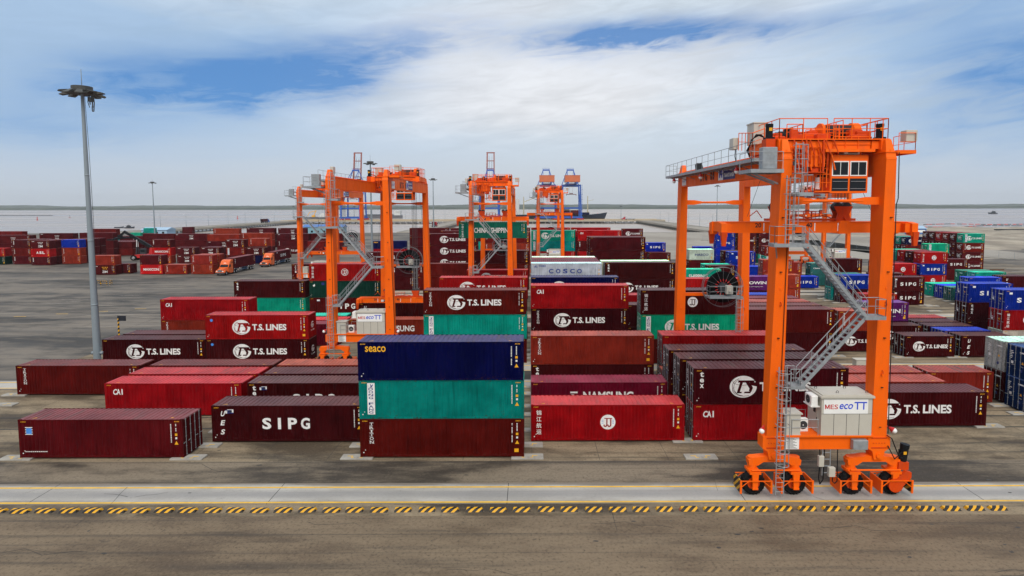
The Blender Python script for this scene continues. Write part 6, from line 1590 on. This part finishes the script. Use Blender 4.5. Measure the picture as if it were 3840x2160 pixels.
def shed(label, x, y, L, D_, h, wall, roof, txt=None):
    t = thing('shed', label, 'shed', (x, y, 0))
    MB().box(-L/2, L/2, -D_/2, D_/2, 0, h).build('wall', wall, t)
    MB().prismx([(-D_/2-.5, h+.01), (0, h+1.6), (D_/2+.5, h+.01)], -L/2-.5, L/2+.5).build('roof', roof, t)
    for k in range(max(2, int(L/4))): MB().box(-L/2+1+k*4, -L/2+2.4+k*4, -D_/2-.03, -D_/2-.005, 1, 2.3).build('window', M_GLASS, t)
    if txt:
        b = MB(); b.flat(rect(-L*.4, L*.4, h*.45, h*.8), lambda u, v: (u, -D_/2-.05, v)); b.build('sign_band', M_WINF, t)
    return t
M_LBLUE = plain('light blue wall', (.20, .38, .46), .6); M_BROOF = plain('blue sheet roof', (.06, .17, .45), .5); M_LB2 = plain('pale blue roof', (.33, .47, .62), .5)
shed('light blue shed with blue roof behind the second crane', -136, 377, 26, 8, 4.6, M_LBLUE, M_BROOF)
shed('pale blue roofed hall at the far left water edge', -238, 365, 16, 9, 3.4, M_LB2, M_LB2)
shed('blue roofed hall beside the sand bank', 233, 346, 7, 9, 4.2, M_BROOF, M_LB2, 1)
t = thing('fence', 'long grey mesh fence along the sand bank', 'fence', (0, 0, 0))
p0, p1 = Vector((90, 300, 0)), Vector((175, 180, 0)); pb2 = MB(); n = 34
fp = [p0.lerp(p1, i/n) for i in range(n+1)]
for p in fp: MB().tube(p, p+Vector((0, 0, 2.4)), .05, 6).build('post', M_GALV, t)
b = MB()
for k in range(9): b.tube(p0+Vector((0, 0, .15+k*.26)), p1+Vector((0, 0, .15+k*.26)), .014, 4)
for i in range(n*7): q = p0.lerp(p1, i/(n*7)); b.tube(q+Vector((0, 0, .1)), q+Vector((0, 0, 2.3)), .01, 4)
b.build('mesh_panel', M_GALV, t)
b = MB(); d = (p1-p0).normalized(); s_ = Vector((-d.y, d.x, 0))*-1.2
b.beam(p0+s_+Vector((0, 0, .12)), p1+s_+Vector((0, 0, .12)), .3, .25); struct(b.build('kerb', M_CONC))
tag(MB().tube((325, 400, .2), (420, 398, .8), 1.1, 10).build('dredge_pipe', M_BLACK), 'dark pipeline lying on the sand bank at right', 'pipe')
tag(MB().bbox(-2, 2, -.15, .15, 0, .35, .05).build('timber_baulk', plain('weathered timber', (.12, .06, .03), .8), None, (132.5, 161.5, 0)), 'brown timber baulk on the road right of the globe tower', 'timber')
for i, (xx, yy) in enumerate(((68, 130), (70.5, 126), (66, 131))):
    pass

# ------------------------------------------------------------------ air
HZ = MB().box(-7000, 7000, -400, 7000, -12, 130)
m = bpy.data.materials.new('pale haze'); m.use_nodes = True; t_ = m.node_tree; t_.nodes.clear()
o_ = t_.nodes.new('ShaderNodeOutputMaterial'); pv_ = t_.nodes.new('ShaderNodeVolumePrincipled')
pv_.inputs['Color'].default_value = (.93, .96, 1, 1); pv_.inputs['Density'].default_value = .00008; pv_.inputs['Anisotropy'].default_value = .2
t_.links.new(pv_.outputs[0], o_.inputs['Volume'])
o = HZ.build('haze', m); o['kind'] = 'stuff'
